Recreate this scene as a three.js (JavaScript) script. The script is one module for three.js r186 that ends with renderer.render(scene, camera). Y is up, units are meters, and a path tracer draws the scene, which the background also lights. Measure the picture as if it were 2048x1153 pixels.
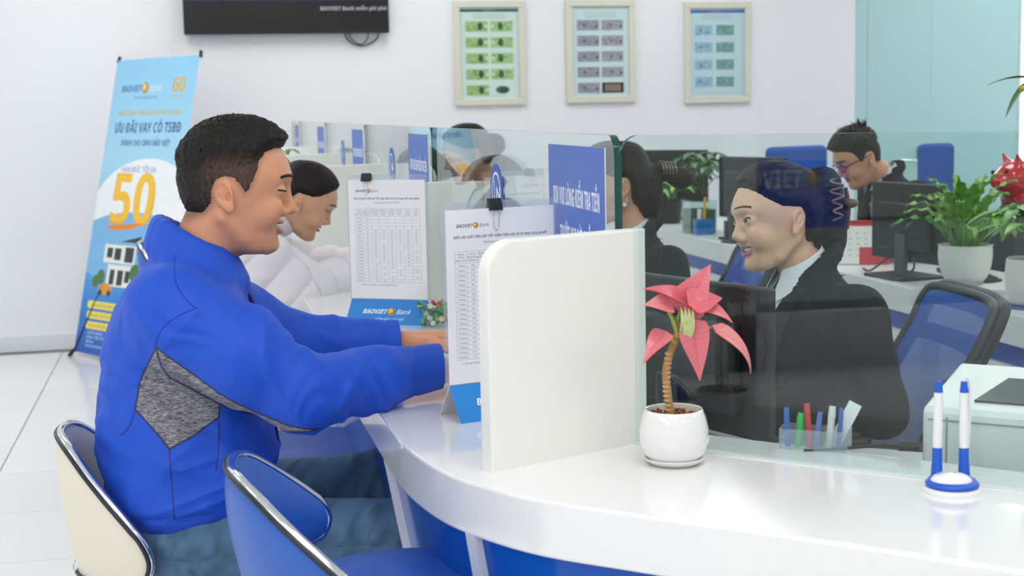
import * as THREE from 'three';
import { mergeGeometries, toCreasedNormals } from 'three/addons/utils/BufferGeometryUtils.js';
import { RoundedBoxGeometry } from 'three/addons/geometries/RoundedBoxGeometry.js';
import { RectAreaLightUniformsLib } from 'three/addons/lights/RectAreaLightUniformsLib.js';
RectAreaLightUniformsLib.init();

// ---------- camera, sky, lights, exposure ----------
const scene = new THREE.Scene();
const renderer = new THREE.WebGLRenderer({ antialias: true });
renderer.toneMapping = THREE.LinearToneMapping;
renderer.toneMappingExposure = 0.87;
renderer.shadowMap.enabled = true;
const camera = new THREE.PerspectiveCamera(2 * Math.atan(576.5 / 2900) * 180 / Math.PI, 2048 / 1153, 0.05, 100);
camera.position.set(0, 1.4, 0);
camera.rotation.order = 'YXZ';
camera.rotation.set(-0.1223, -0.2166, -0.0209);
camera.focus = 2.75; camera.userData.fStop = 7;
scene.background = new THREE.Color().setRGB(1.0, 1.0, 1.0);
scene.backgroundIntensity = 8.0;
const CEIL_Y = 3.0, WALL_Z = -9.16, LEFT_X = -4.4, RIGHT_X = 6.6, FRONT_Z = 4.5;
const PANEL_NITS = 5.6;

// ---------- kit ----------
let seed = 7;
const rnd = () => { seed = (seed + 0x6D2B79F5) | 0; let t = Math.imul(seed ^ (seed >>> 15), 1 | seed); t = (t + Math.imul(t ^ (t >>> 7), 61 | t)) ^ t; return ((t ^ (t >>> 14)) >>> 0) / 4294967296; };
const V = (x, y, z) => new THREE.Vector3(x, y, z);
const clamp = (x, a, b) => x < a ? a : x > b ? b : x;
const sstep = (a, b, x) => { const t = clamp((x - a) / (b - a), 0, 1); return t * t * (3 - 2 * t); };
const taken = {};
function numbered(n) { const k = taken[n] = (taken[n] ?? -1) + 1; return k ? n + '_' + String(k).padStart(3, '0') : n; }
function tag(o, label, category, group) { o.userData.label = label; o.userData.category = category; if (group) o.userData.group = group; return o; }
function thing(name, label, category, pos = [0, 0, 0], turn = 0, group) {
  const o = new THREE.Group(); o.name = numbered(name); o.position.set(...pos); o.rotation.y = turn; scene.add(o); return tag(o, label, category, group);
}
function obj(name, geo, m, parent) { const o = new THREE.Mesh(geo, m); o.name = name; o.castShadow = o.receiveShadow = true; parent.add(o); return o; }
function struct(name, geo, m) { const o = obj(name, geo, m, scene); o.userData.kind = 'structure'; return o; }
function solo(name, label, category, geo, m, group) { const o = obj(numbered(name), geo, m, scene); return tag(o, label, category, group); }
const hex = (c) => new THREE.Color(c);
const mat = (c, roughness = 0.5, extra = {}) => new THREE.MeshPhysicalMaterial({ color: hex(c), roughness, metalness: 0, ...extra });
const box = (w, h, d, x = 0, y = 0, z = 0, r = 0) => { const g = r ? new RoundedBoxGeometry(w, h, d, 2, r) : new THREE.BoxGeometry(w, h, d); g.translate(x, y, z); return g.index ? g : g; };
const cyl = (r0, r1, h, x = 0, y = 0, z = 0, n = 28) => new THREE.CylinderGeometry(r1, r0, h, n).translate(x, y, z);
const lathe = (pts, n = 40) => new THREE.LatheGeometry(pts.map(p => new THREE.Vector2(p[0], p[1])), n);
const tube = (pts, r, n = 24, m = 8, closed = false) => new THREE.TubeGeometry(new THREE.CatmullRomCurve3(pts.map(p => p.isVector3 ? p : V(...p)), closed), n, r, m, closed);
function bar(a, b, r, n = 10, r2 = r) { const A = V(...a), B = V(...b), d = B.clone().sub(A), g = new THREE.CylinderGeometry(r2, r, d.length(), n); g.applyQuaternion(new THREE.Quaternion().setFromUnitVectors(V(0, 1, 0), d.clone().normalize())); return g.translate(...A.add(B).multiplyScalar(.5).toArray()); }
const clean = (g) => { let q = g.index ? g.toNonIndexed() : g; for (const k of Object.keys(q.attributes)) if (!['position', 'normal', 'uv'].includes(k)) q.deleteAttribute(k); if (!q.attributes.uv) q.setAttribute('uv', new THREE.BufferAttribute(new Float32Array(q.attributes.position.count * 2), 2)); return q; };
const merge = (list) => mergeGeometries(list.map(clean));
const cleanC = (g) => { const q = clean(g.clone ? g : g); return q; };
function shapeOf(pts) { const s = new THREE.Shape(); pts.forEach((p, i) => i ? s.lineTo(p[0], p[1]) : s.moveTo(p[0], p[1])); s.closePath(); return s; }
function rrect(x0, y0, x1, y1, r) { // r: [bl, br, tr, tl]
  const s = new THREE.Shape(), [a, b, c, d] = r;
  s.moveTo(x0 + a, y0); s.lineTo(x1 - b, y0); if (b) s.absarc(x1 - b, y0 + b, b, -Math.PI / 2, 0); s.lineTo(x1, y1 - c); if (c) s.absarc(x1 - c, y1 - c, c, 0, Math.PI / 2);
  s.lineTo(x0 + d, y1); if (d) s.absarc(x0 + d, y1 - d, d, Math.PI / 2, Math.PI); s.lineTo(x0, y0 + a); if (a) s.absarc(x0 + a, y0 + a, a, Math.PI, 1.5 * Math.PI); return s;
}
const extrude = (s, depth, bevel = 0, n = 24, seg = 2) => new THREE.ExtrudeGeometry(s, { depth, bevelEnabled: bevel > 0, bevelSize: bevel, bevelThickness: bevel, bevelOffset: -bevel, bevelSegments: seg, curveSegments: n });
function canvasTex(w, h, draw) {
  const c = document.createElement('canvas'); c.width = w; c.height = h; const g = c.getContext('2d'); draw(g, w, h);
  const t = new THREE.CanvasTexture(c); t.colorSpace = THREE.SRGBColorSpace; t.anisotropy = 8; return t;
}
function dataTex(n, fn, srgb = true) {
  const a = new Uint8Array(n * n * 4);
  for (let j = 0; j < n; j++) for (let i = 0; i < n; i++) { const v = fn(i / n, j / n, i, j), k = (j * n + i) * 4; a[k] = v[0]; a[k + 1] = v[1]; a[k + 2] = v[2]; a[k + 3] = 255; }
  const t = new THREE.DataTexture(a, n, n); t.magFilter = THREE.LinearFilter; t.minFilter = THREE.LinearFilter; t.wrapS = t.wrapT = THREE.RepeatWrapping; if (srgb) t.colorSpace = THREE.SRGBColorSpace; t.needsUpdate = true; return t;
}
// value noise
const H3 = (x, y, z) => { let h = Math.imul(x, 374761393) ^ Math.imul(y, 668265263) ^ Math.imul(z, 2147483647 - 1274126177); h = Math.imul(h ^ (h >>> 13), 1274126177); return ((h ^ (h >>> 16)) >>> 0) / 4294967296; };
function noise(x, y, z) {
  const X = Math.floor(x), Y = Math.floor(y), Z = Math.floor(z); let u = x - X, v = y - Y, w = z - Z; u = u * u * (3 - 2 * u); v = v * v * (3 - 2 * v); w = w * w * (3 - 2 * w);
  const L = (a, b, t) => a + (b - a) * t;
  return L(L(L(H3(X, Y, Z), H3(X + 1, Y, Z), u), L(H3(X, Y + 1, Z), H3(X + 1, Y + 1, Z), u), v), L(L(H3(X, Y, Z + 1), H3(X + 1, Y, Z + 1), u), L(H3(X, Y + 1, Z + 1), H3(X + 1, Y + 1, Z + 1), u), v), w) * 2 - 1;
}
// signed distance pieces (functions of x, y, z) and the mesher
const cap = (a, b, ra, rb = ra) => { const [ax, ay, az] = a, bx = b[0] - ax, by = b[1] - ay, bz = b[2] - az, q = 1 / (bx * bx + by * by + bz * bz + 1e-12); return (x, y, z) => { const px = x - ax, py = y - ay, pz = z - az; let t = (px * bx + py * by + pz * bz) * q; t = t < 0 ? 0 : t > 1 ? 1 : t; const dx = px - t * bx, dy = py - t * by, dz = pz - t * bz; return Math.sqrt(dx * dx + dy * dy + dz * dz) - (ra + (rb - ra) * t); }; };
const ell = (c, r) => (x, y, z) => { const px = (x - c[0]) / r[0], py = (y - c[1]) / r[1], pz = (z - c[2]) / r[2], k0 = Math.sqrt(px * px + py * py + pz * pz), qx = px / r[0], qy = py / r[1], qz = pz / r[2], k1 = Math.sqrt(qx * qx + qy * qy + qz * qz); return k1 < 1e-9 ? -Math.min(...r) : k0 * (k0 - 1) / k1; };
const smin = (a, b, k) => { const h = k - Math.abs(a - b); return h > 0 ? Math.min(a, b) - h * h / (4 * k) : Math.min(a, b); };
const join = (k, ...f) => (x, y, z) => { let d = f[0](x, y, z); for (let i = 1; i < f.length; i++) d = smin(d, f[i](x, y, z), k); return d; };
const carve = (k, a, ...f) => (x, y, z) => { let d = a(x, y, z); for (const g of f) d = -smin(-d, g(x, y, z), k); return d; };
const chain = (pts, rs, k = 0.004) => join(k, ...pts.slice(1).map((p, i) => cap(pts[i], p, rs[i] ?? rs, rs[i + 1] ?? rs[i] ?? rs)));
const interp = (tab) => (y) => { // rows [y, a, b, c...], monotone in y, smoothed
  const n = tab.length; if (y <= tab[0][0]) return tab[0]; if (y >= tab[n - 1][0]) return tab[n - 1];
  let i = 0; while (y > tab[i + 1][0]) i++;
  const p0 = tab[Math.max(0, i - 1)], p1 = tab[i], p2 = tab[i + 1], p3 = tab[Math.min(n - 1, i + 2)], h = p2[0] - p1[0], t = (y - p1[0]) / h, o = [y];
  for (let k = 1; k < p1.length; k++) { const m1 = (p2[k] - p0[k]) / (p2[0] - p0[0]) * h, m2 = (p3[k] - p1[k]) / (p3[0] - p1[0]) * h, t2 = t * t, t3 = t2 * t; o[k] = (2 * t3 - 3 * t2 + 1) * p1[k] + (t3 - 2 * t2 + t) * m1 + (-2 * t3 + 3 * t2) * p2[k] + (t3 - t2) * m2; }
  return o;
};
// stacked sections: rows [y, xFront, xBack, halfWidth]; zc = side offset
const loft = (tab, n = 2.2, zc = 0) => { const at = interp(tab), y0 = tab[0][0], y1 = tab[tab.length - 1][0]; return (x, y, z) => { const s = at(y), hd = Math.max(.004, (s[1] - s[2]) / 2), hw = Math.max(.004, s[3]), u = Math.abs(x - (s[1] + s[2]) / 2) / hd, w = Math.abs(z - zc) / hw, r = Math.pow(Math.pow(u, n) + Math.pow(w, n), 1 / n); const d = (r - 1) * Math.min(hd, hw), e = Math.max(y0 - y, y - y1); return e > 0 ? Math.max(d, 0) + e : Math.max(d, e); }; };
const polyD = (P) => (x, y) => { let d = 1e9, s = 1; for (let i = 0, j = P.length - 1; i < P.length; j = i++) { const ex = P[j][0] - P[i][0], ey = P[j][1] - P[i][1], wx = x - P[i][0], wy = y - P[i][1], t = clamp((wx * ex + wy * ey) / (ex * ex + ey * ey), 0, 1), bx = wx - ex * t, by = wy - ey * t; d = Math.min(d, bx * bx + by * by); const c1 = y >= P[i][1], c2 = y < P[j][1], c3 = ex * wy > ey * wx; if ((c1 && c2 && c3) || (!c1 && !c2 && !c3)) s = -s; } return s * Math.sqrt(d); };
function nets(f, lo, hi, h, { color, uv } = {}) {
  const nx = Math.ceil((hi[0] - lo[0]) / h) + 1, ny = Math.ceil((hi[1] - lo[1]) / h) + 1, nz = Math.ceil((hi[2] - lo[2]) / h) + 1, B = 5, val = new Float32Array(nx * ny * nz);
  for (let bz = 0; bz < nz; bz += B) for (let by = 0; by < ny; by += B) for (let bx = 0; bx < nx; bx += B) {
    const c = f(lo[0] + (bx + B / 2) * h, lo[1] + (by + B / 2) * h, lo[2] + (bz + B / 2) * h), far = Math.abs(c) > B * h * 2.0 + .004;
    for (let k = bz; k < Math.min(nz, bz + B); k++) for (let j = by; j < Math.min(ny, by + B); j++) for (let i = bx; i < Math.min(nx, bx + B); i++) val[(k * ny + j) * nx + i] = far ? c : f(lo[0] + i * h, lo[1] + j * h, lo[2] + k * h);
  }
  const id = new Int32Array(nx * ny * nz).fill(-1), pos = [], nor = [], col = [], uvs = [], idx = [], E = h * .7;
  const co = [[0, 0, 0], [1, 0, 0], [0, 1, 0], [1, 1, 0], [0, 0, 1], [1, 0, 1], [0, 1, 1], [1, 1, 1]], ed = [[0, 1], [2, 3], [4, 5], [6, 7], [0, 2], [1, 3], [4, 6], [5, 7], [0, 4], [1, 5], [2, 6], [3, 7]];
  const v8 = new Float32Array(8);
  for (let k = 0; k < nz - 1; k++) for (let j = 0; j < ny - 1; j++) for (let i = 0; i < nx - 1; i++) {
    let m = 0; for (let c = 0; c < 8; c++) { v8[c] = val[((k + co[c][2]) * ny + j + co[c][1]) * nx + i + co[c][0]]; if (v8[c] < 0) m |= 1 << c; }
    if (!m || m === 255) continue;
    let x = 0, y = 0, z = 0, n = 0;
    for (const [a, b] of ed) { if ((v8[a] < 0) === (v8[b] < 0)) continue; const t = v8[a] / (v8[a] - v8[b]); x += co[a][0] + t * (co[b][0] - co[a][0]); y += co[a][1] + t * (co[b][1] - co[a][1]); z += co[a][2] + t * (co[b][2] - co[a][2]); n++; }
    x = lo[0] + (i + x / n) * h; y = lo[1] + (j + y / n) * h; z = lo[2] + (k + z / n) * h;
    id[(k * ny + j) * nx + i] = pos.length / 3; pos.push(x, y, z);
    let gx = f(x + E, y, z) - f(x - E, y, z), gy = f(x, y + E, z) - f(x, y - E, z), gz = f(x, y, z + E) - f(x, y, z - E); const l = Math.hypot(gx, gy, gz) || 1; nor.push(gx / l, gy / l, gz / l);
    if (color) { const c = color(x, y, z, gx / l, gy / l, gz / l); col.push(c[0], c[1], c[2]); }
    const q = uv ? uv(x, y, z) : [x, y]; uvs.push(q[0], q[1]);
  }
  const sx = 1, sy = nx, sz = nx * ny;
  for (let k = 1; k < nz - 1; k++) for (let j = 1; j < ny - 1; j++) for (let i = 1; i < nx - 1; i++) {
    const o = (k * ny + j) * nx + i, a = val[o] < 0;
    for (const [s, p, q] of [[sx, sy, sz], [sy, sz, sx], [sz, sx, sy]]) {
      const b = val[o + s] < 0; if (a === b) continue;
      const A = id[o], Bq = id[o - p], C = id[o - p - q], D = id[o - q]; if (A < 0 || Bq < 0 || C < 0 || D < 0) continue;
      if (a) idx.push(A, Bq, C, A, C, D); else idx.push(A, C, Bq, A, D, C);
    }
  }
  const g = new THREE.BufferGeometry(); g.setAttribute('position', new THREE.Float32BufferAttribute(pos, 3)); g.setAttribute('normal', new THREE.Float32BufferAttribute(nor, 3)); g.setAttribute('uv', new THREE.Float32BufferAttribute(uvs, 2));
  if (color) g.setAttribute('color', new THREE.Float32BufferAttribute(col, 3)); g.setIndex(idx); return g;
}

// ---------- materials ----------
const M = {
  wall: mat('#eceef3', .8), ceil: mat('#f4f4f4', .9), joint: mat('#8d9194', .9), white: mat('#f3f3f3', .35), counter: mat('#f6f6f8', .14, { clearcoat: .5, clearcoatRoughness: .05 }), panel: mat('#f6f5f1', .4),
  blue: mat('#0d56bc', .15, { specularIntensity: .6 }), strip: mat('#e4e4ea', .3), chrome: mat('#dfe1e4', .12, { metalness: 1 }), black: mat('#15171a', .45), blackGloss: mat('#0c0d0f', .12), darkGrey: mat('#33373a', .5), grey: mat('#8f979b', .5),
  glass: new THREE.MeshPhysicalMaterial({ color: hex('#f4faf9'), roughness: 0, transmission: 1, thickness: 0, ior: 1.38 }),
  edge: mat('#0b4a43', .08), edgeLight: mat('#7f9499', .1), teal: mat('#b4d8da', .15), desk: mat('#e9eaec', .35), blueStrip: mat('#1452b4', .3),
  leatherBlue: mat('#2f63c2', .42), leatherCream: mat('#efe6d6', .45), acrylic: new THREE.MeshPhysicalMaterial({ color: hex('#f3f6fa'), roughness: .03, transmission: .85, thickness: 0 }), paper: mat('#f6f5f8', .8),
};

// ---------- the room ----------
{
  const fl = new THREE.Group(); fl.name = 'floor'; fl.userData.kind = 'structure'; scene.add(fl);
  obj('floor_bed', box(RIGHT_X - LEFT_X + .4, .1, FRONT_Z - WALL_Z + .4, (RIGHT_X + LEFT_X) / 2, -.054, (FRONT_Z + WALL_Z) / 2), M.joint, fl);
  const tg = box(.595, .02, .612, 0, -.01, 0, .0015), tones = ['#ecebea', '#eae9e9', '#eeedec'].map(c => mat(c, .16));
  for (let i = 0; i < 14; i++) for (let j = 0; j < 18; j++) { const t = obj('tile', tg, tones[(i * 7 + j * 5 + ((i * j) % 3)) % 3], fl); t.position.set(-.8 + .3 - 3.6 + i * .6, 0, -4.725 - .3085 - 3.702 + .617 * j - .0); }
  struct('ceiling', box(RIGHT_X - LEFT_X + .4, .12, FRONT_Z - WALL_Z + .4, (RIGHT_X + LEFT_X) / 2, CEIL_Y + .06, (FRONT_Z + WALL_Z) / 2), M.ceil);
  struct('wall_back', box(4.42 - LEFT_X + .2, CEIL_Y, .2, (4.42 + LEFT_X - .2) / 2, CEIL_Y / 2, WALL_Z - .1), M.wall);
  struct('wall_right', box(.2, CEIL_Y, FRONT_Z - WALL_Z + .4, RIGHT_X + .1, CEIL_Y / 2, (FRONT_Z + WALL_Z) / 2), M.wall);
  struct('wall_front', box(RIGHT_X - LEFT_X + .4, CEIL_Y, .2, (RIGHT_X + LEFT_X) / 2, CEIL_Y / 2, FRONT_Z + .1), M.wall);
  struct('baseboard_back', box(4.42 - LEFT_X, .1, .015, (4.42 + LEFT_X) / 2, .05, WALL_Z + .0075, .003), mat('#e3e6ea', .5));
  // glazed shop front on the left: sill, head, piers, panes
  const wl = [box(.2, .3, FRONT_Z - WALL_Z, LEFT_X - .1, .15, (FRONT_Z + WALL_Z) / 2), box(.2, .35, FRONT_Z - WALL_Z, LEFT_X - .1, CEIL_Y - .175, (FRONT_Z + WALL_Z) / 2), box(.2, CEIL_Y, 2.2, LEFT_X - .1, CEIL_Y / 2, WALL_Z + 1.1)];
  const z0 = WALL_Z + 2.2, nW = 5, wz = (FRONT_Z - z0) / nW;
  for (let i = 0; i <= nW; i++) wl.push(box(.2, CEIL_Y, .16, LEFT_X - .1, CEIL_Y / 2, z0 + i * wz - (i === nW ? .08 : -.0)));
  struct('wall_left', merge(wl), M.wall);
  for (let i = 0; i < nW; i++) {
    const w = new THREE.Group(); w.name = 'window_' + (i + 2); w.userData.kind = 'structure'; scene.add(w);
    const zc = z0 + (i + .5) * wz;
    obj('pane', box(.01, 2.35, wz - .16, LEFT_X - .1, 1.475, zc), M.glass, w);
    obj('window_frame', merge([box(.06, .05, wz - .16, LEFT_X - .1, .325, zc), box(.06, .05, wz - .16, LEFT_X - .1, 2.625, zc), box(.06, 2.35, .04, LEFT_X - .1, 1.475, zc - wz / 2 + .1), box(.06, 2.35, .04, LEFT_X - .1, 1.475, zc + wz / 2 - .1)]), M.grey, w);
  }
  // bright window beyond the glass partition
  struct('wall_back_right', merge([box(RIGHT_X - 5.66, .35, .2, (RIGHT_X + 5.66) / 2, CEIL_Y - .175, WALL_Z - .1), box(RIGHT_X - 5.66, .3, .2, (RIGHT_X + 5.66) / 2, .15, WALL_Z - .1)]), M.wall);
  const w1 = new THREE.Group(); w1.name = 'window_1'; w1.userData.kind = 'structure'; scene.add(w1);
  obj('pane', box(RIGHT_X - 5.66, 2.35, .01, (RIGHT_X + 5.66) / 2, 1.475, WALL_Z - .1), M.glass, w1);
  obj('window_frame', merge([box(RIGHT_X - 5.66, .05, .06, (RIGHT_X + 5.66) / 2, .325, WALL_Z - .1), box(RIGHT_X - 5.66, .05, .06, (RIGHT_X + 5.66) / 2, 2.625, WALL_Z - .1)]), M.white, w1);
}
{ // the street outside the shop front, mirrored faintly in the glass screens
  const g = thing('street_ground', 'grey paved street outside the shop windows', 'street', [0, 0, 0]); obj('paving', box(11, .1, 40, LEFT_X - 5.8, -.12, 0), mat('#6f7072', .9), g);
  const f = thing('street_building', 'dull grey building across the street, outside the room', 'building', [LEFT_X - 10, 0, 0]); obj('facade', box(1, 7, 40, 0, 3.5, 0), mat('#77736c', .9), f); for (let i = 0; i < 9; i++) for (let j = 0; j < 2; j++) obj('window', box(.06, 1.5, 2, .5, 2.2 + j * 2.8, -16 + i * 4), M.blackGloss, f); for (let i = 0; i < 5; i++) obj('shop_door', box(.06, 2.2, 2.6, .5, 1.1 - .0, -15 + i * 7.5), M.darkGrey, f);
}
{ // teal glass partition in line with the back wall
  const t = thing('glass_partition', 'pale teal glass partition panels beside the white back wall', 'partition', [0, 0, WALL_Z]);
  for (const [a, b] of [[4.425, 4.507], [4.51, 4.976], [4.982, 5.65]]) obj('panel', box(b - a, CEIL_Y, .03, (a + b) / 2, CEIL_Y / 2, -.015, .002), M.teal, t);
  obj('end_post', box(.02, CEIL_Y, .05, 5.655, CEIL_Y / 2, -.02), mat('#cfe3e3', .3), t);
  const lk = obj('lock', merge([box(.09, .09, .03, 4.93, 1.05, .015, .004), box(.07, .09, .03, 5.03, 1.05, .015, .004)]), mat('#8a9a9c', .35, { metalness: .6 }), t);
  obj('lever_handle', merge([bar([4.9, 1.0, .03], [4.82, 1.0, .06], .008), bar([4.82, 1.0, .06], [4.74, 1.005, .05], .008)]), M.chrome, t);
}
// ceiling light panels
const lightSpots = [];
for (let i = 0; i < 4; i++) for (let j = 0; j < 5; j++) if (!(i === 1 && j === 2) && !(i === 2 && j === 4)) lightSpots.push([[-3.2, -.6, 3.0, 5.4][i], -7.9 + j * 2.6]);
lightSpots.push([1.2, -8.1], [-3.2, 1.2], [-.6, 1.2], [.9, -.9], [2.0, 3.0]);  // extra unseen panels, added to brighten the back wall, partition and countertop
for (const [x, z] of lightSpots) {
  const t = thing('ceiling_light', 'white recessed rectangular ceiling light panel, out of view, some added as fill', 'ceiling light', [x, CEIL_Y, z], 0, 'ceiling light panels');
  for (const [w, d, a, b] of [[.64, .03, 0, .605], [.64, .03, 0, -.605], [.03, 1.18, .305, 0], [.03, 1.18, -.305, 0]]) obj('frame_rail', box(w, .02, d, a, -.01, b), M.white, t);
  obj('diffuser_light', box(.58, .01, 1.18, 0, -.006, 0), new THREE.MeshStandardMaterial({ color: 0xffffff, emissive: hex('#fffdfa'), emissiveIntensity: 2.2 }), t);
  const l = new THREE.RectAreaLight(hex('#fffcf8'), PANEL_NITS, .58, 1.18); l.position.set(x, CEIL_Y - .025, z); l.lookAt(x, 0, z); scene.add(l);
}
// ---------- counter ----------
const edgePts = [[.29, -9.14], [.295, -7], [.298, -5], [.3, -3.5], [.301, -2.9], [.3025, -2.55], [.304, -2.35], [.309, -2.19], [.337, -2.026], [.375, -1.93], [.434, -1.834], [.529, -1.74], [.601, -1.672], [.74, -1.538], [.879, -1.393], [1.22, -1.04], [1.6, -.645]];
const edgeCurve = new THREE.CatmullRomCurve3(edgePts.map(p => V(p[0], 0, p[1])), false, 'centripetal'), EN = 160, edgeLine = edgeCurve.getPoints(EN);
const TOP = .8785, GLASS_TOP = TOP + .48, RX = .637;
{
  const t = thing('service_counter', 'long white glossy bank counter with blue front panels', 'counter');
  const inner = [[1.95, -.92], [1.45, -1.42], [1.135, -1.765], [.76, -2.16], [.745, -2.3], [.745, -9.14]];
  const s = shapeOf([...edgeLine.map(p => [p.x, -p.z]), ...inner.map(p => [p[0], -p[1]])]);
  const g = extrude(s, .07, .004, 8, 2); g.rotateX(-Math.PI / 2); g.translate(0, TOP - .07, 0);
  obj('countertop', toCreasedNormals(g, .22), M.counter, t);
  // leaning front panels between white strips
  const pos = (i) => edgeLine[i], nrm = (i) => { const a = edgeLine[Math.max(0, i - 1)], b = edgeLine[Math.min(EN, i + 1)], d = b.clone().sub(a).normalize(); return V(-d.z, 0, d.x).multiplyScalar(d.z * 0 + 1); };
  const side = (i) => { const n = nrm(i); const toward = V(1.4, 0, -3).sub(pos(i)); return n.dot(toward) > 0 ? n : n.negate(); };
  const stripAt = []; const near = (x, z) => { let b = 0, d = 1e9; edgeLine.forEach((p, i) => { const q = Math.hypot(p.x - x, p.z - z); if (q < d) { d = q; b = i; } }); return b; };
  for (const p of [[.29, -8.6], [.295, -7], [.3, -5.4], [.3, -3.9], [.303, -2.42], [.366, -1.955], [.8, -1.48], [1.4, -.85]]) stripAt.push(near(...p));
  const surf = (i0, i1, o0, o1, y0, y1) => { const P = [], I = []; for (let i = i0; i <= i1; i++) { const p = pos(i), n = side(i); P.push(p.x + n.x * o0, y0, p.z + n.z * o0, p.x + n.x * o1, y1, p.z + n.z * o1); if (i < i1) { const k = (i - i0) * 2; I.push(k, k + 1, k + 2, k + 1, k + 3, k + 2); } } const q = new THREE.BufferGeometry(); q.setAttribute('position', new THREE.Float32BufferAttribute(P, 3)); q.setIndex(I); q.computeVertexNormals(); return q; };
  const all = [0, ...stripAt, EN];
  for (let k = 0; k < all.length - 1; k++) if (all[k + 1] - all[k] > 1) obj('front_panel', surf(all[k], all[k + 1], .15, .012, .04, TOP - .07), M.blue, t);
  for (const i of stripAt) { const p = pos(i), n = side(i), d = V(-n.z, 0, n.x), w = .011; const P = []; for (const [o, y] of [[.135, .04], [.0, TOP - .072]]) for (const [a, b] of [[-w, 0], [w, 0], [w, .02], [-w, .02]]) P.push(p.x + n.x * (o + b) + d.x * a, y, p.z + n.z * (o + b) + d.z * a); const q = new THREE.BufferGeometry(); q.setAttribute('position', new THREE.Float32BufferAttribute(P, 3)); q.setIndex([0, 1, 5, 0, 5, 4, 1, 2, 6, 1, 6, 5, 2, 3, 7, 2, 7, 6, 3, 0, 4, 3, 4, 7, 4, 5, 6, 4, 6, 7]); obj('strip', q.toNonIndexed(), M.strip, t).geometry.computeVertexNormals(); }
  obj('plinth', surf(0, EN, .2, .2, 0, .04), M.darkGrey, t);
}
// ---------- glass screens, partitions ----------
const joints = [-2.12, -3.82, -5.31, -6.87, -8.46, -9.12];
for (let i = 0; i < 5; i++) {
  const L = joints[i] - joints[i + 1] - .012;
  const t = thing('glass_screen', ['clear glass counter screen in front of the man in blue', 'clear glass screen beside the woman in the white puffer jacket', 'third glass counter screen from the camera', 'fourth glass counter screen from the camera', 'farthest glass counter screen by the back wall'][i], 'glass screen', [RX, TOP, joints[i] - .006], Math.PI / 2, 'row of counter screens');
  const g = extrude(rrect(0, 0, L, .48, [0, 0, .03, .035]), .012, 0, 8); g.translate(0, 0, -.006);
  obj('pane', g, [M.glass, M.edge], t);
}
{
  const a = V(.64, 0, -2.13), b = V(1.9, 0, -.84), L = a.distanceTo(b);
  const t = thing('glass_screen', 'wide clear glass screen behind the pink potted plant', 'glass screen', [a.x, TOP, a.z], -Math.atan2(b.z - a.z, b.x - a.x), 'row of counter screens');
  const g = extrude(rrect(0, 0, L, .48, [0, 0, .03, .035]), .010, 0, 8); g.translate(0, 0, -.005);
  obj('pane', g, [M.glass, M.edgeLight], t);
  obj('bottom_channel', box(L, .006, .02, L / 2, .003, 0), mat('#dfe6e6', .3), t);
}
for (let i = 0; i < 5; i++) {
  const z = joints[i], t = thing('counter_partition', ['nearest white rounded counter partition beside the pink plant', 'white counter partition behind the rate sheet stand', 'third white counter partition from the camera', 'fourth white counter partition from the camera', 'farthest white counter partition'][i], 'partition', [RX + .035, TOP, z - .01 + (i ? .025 : 0)], Math.PI + .425, 'counter partitions');
  const g = extrude(rrect(0, 0, .3, .337, [0, 0, .05, 0]), .02, .003, 12, 2); g.translate(0, 0, -.01);
  obj('board', toCreasedNormals(g, .22), M.panel, t);
}

// ---------- printed things ----------
const F = 'sans-serif';
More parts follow.
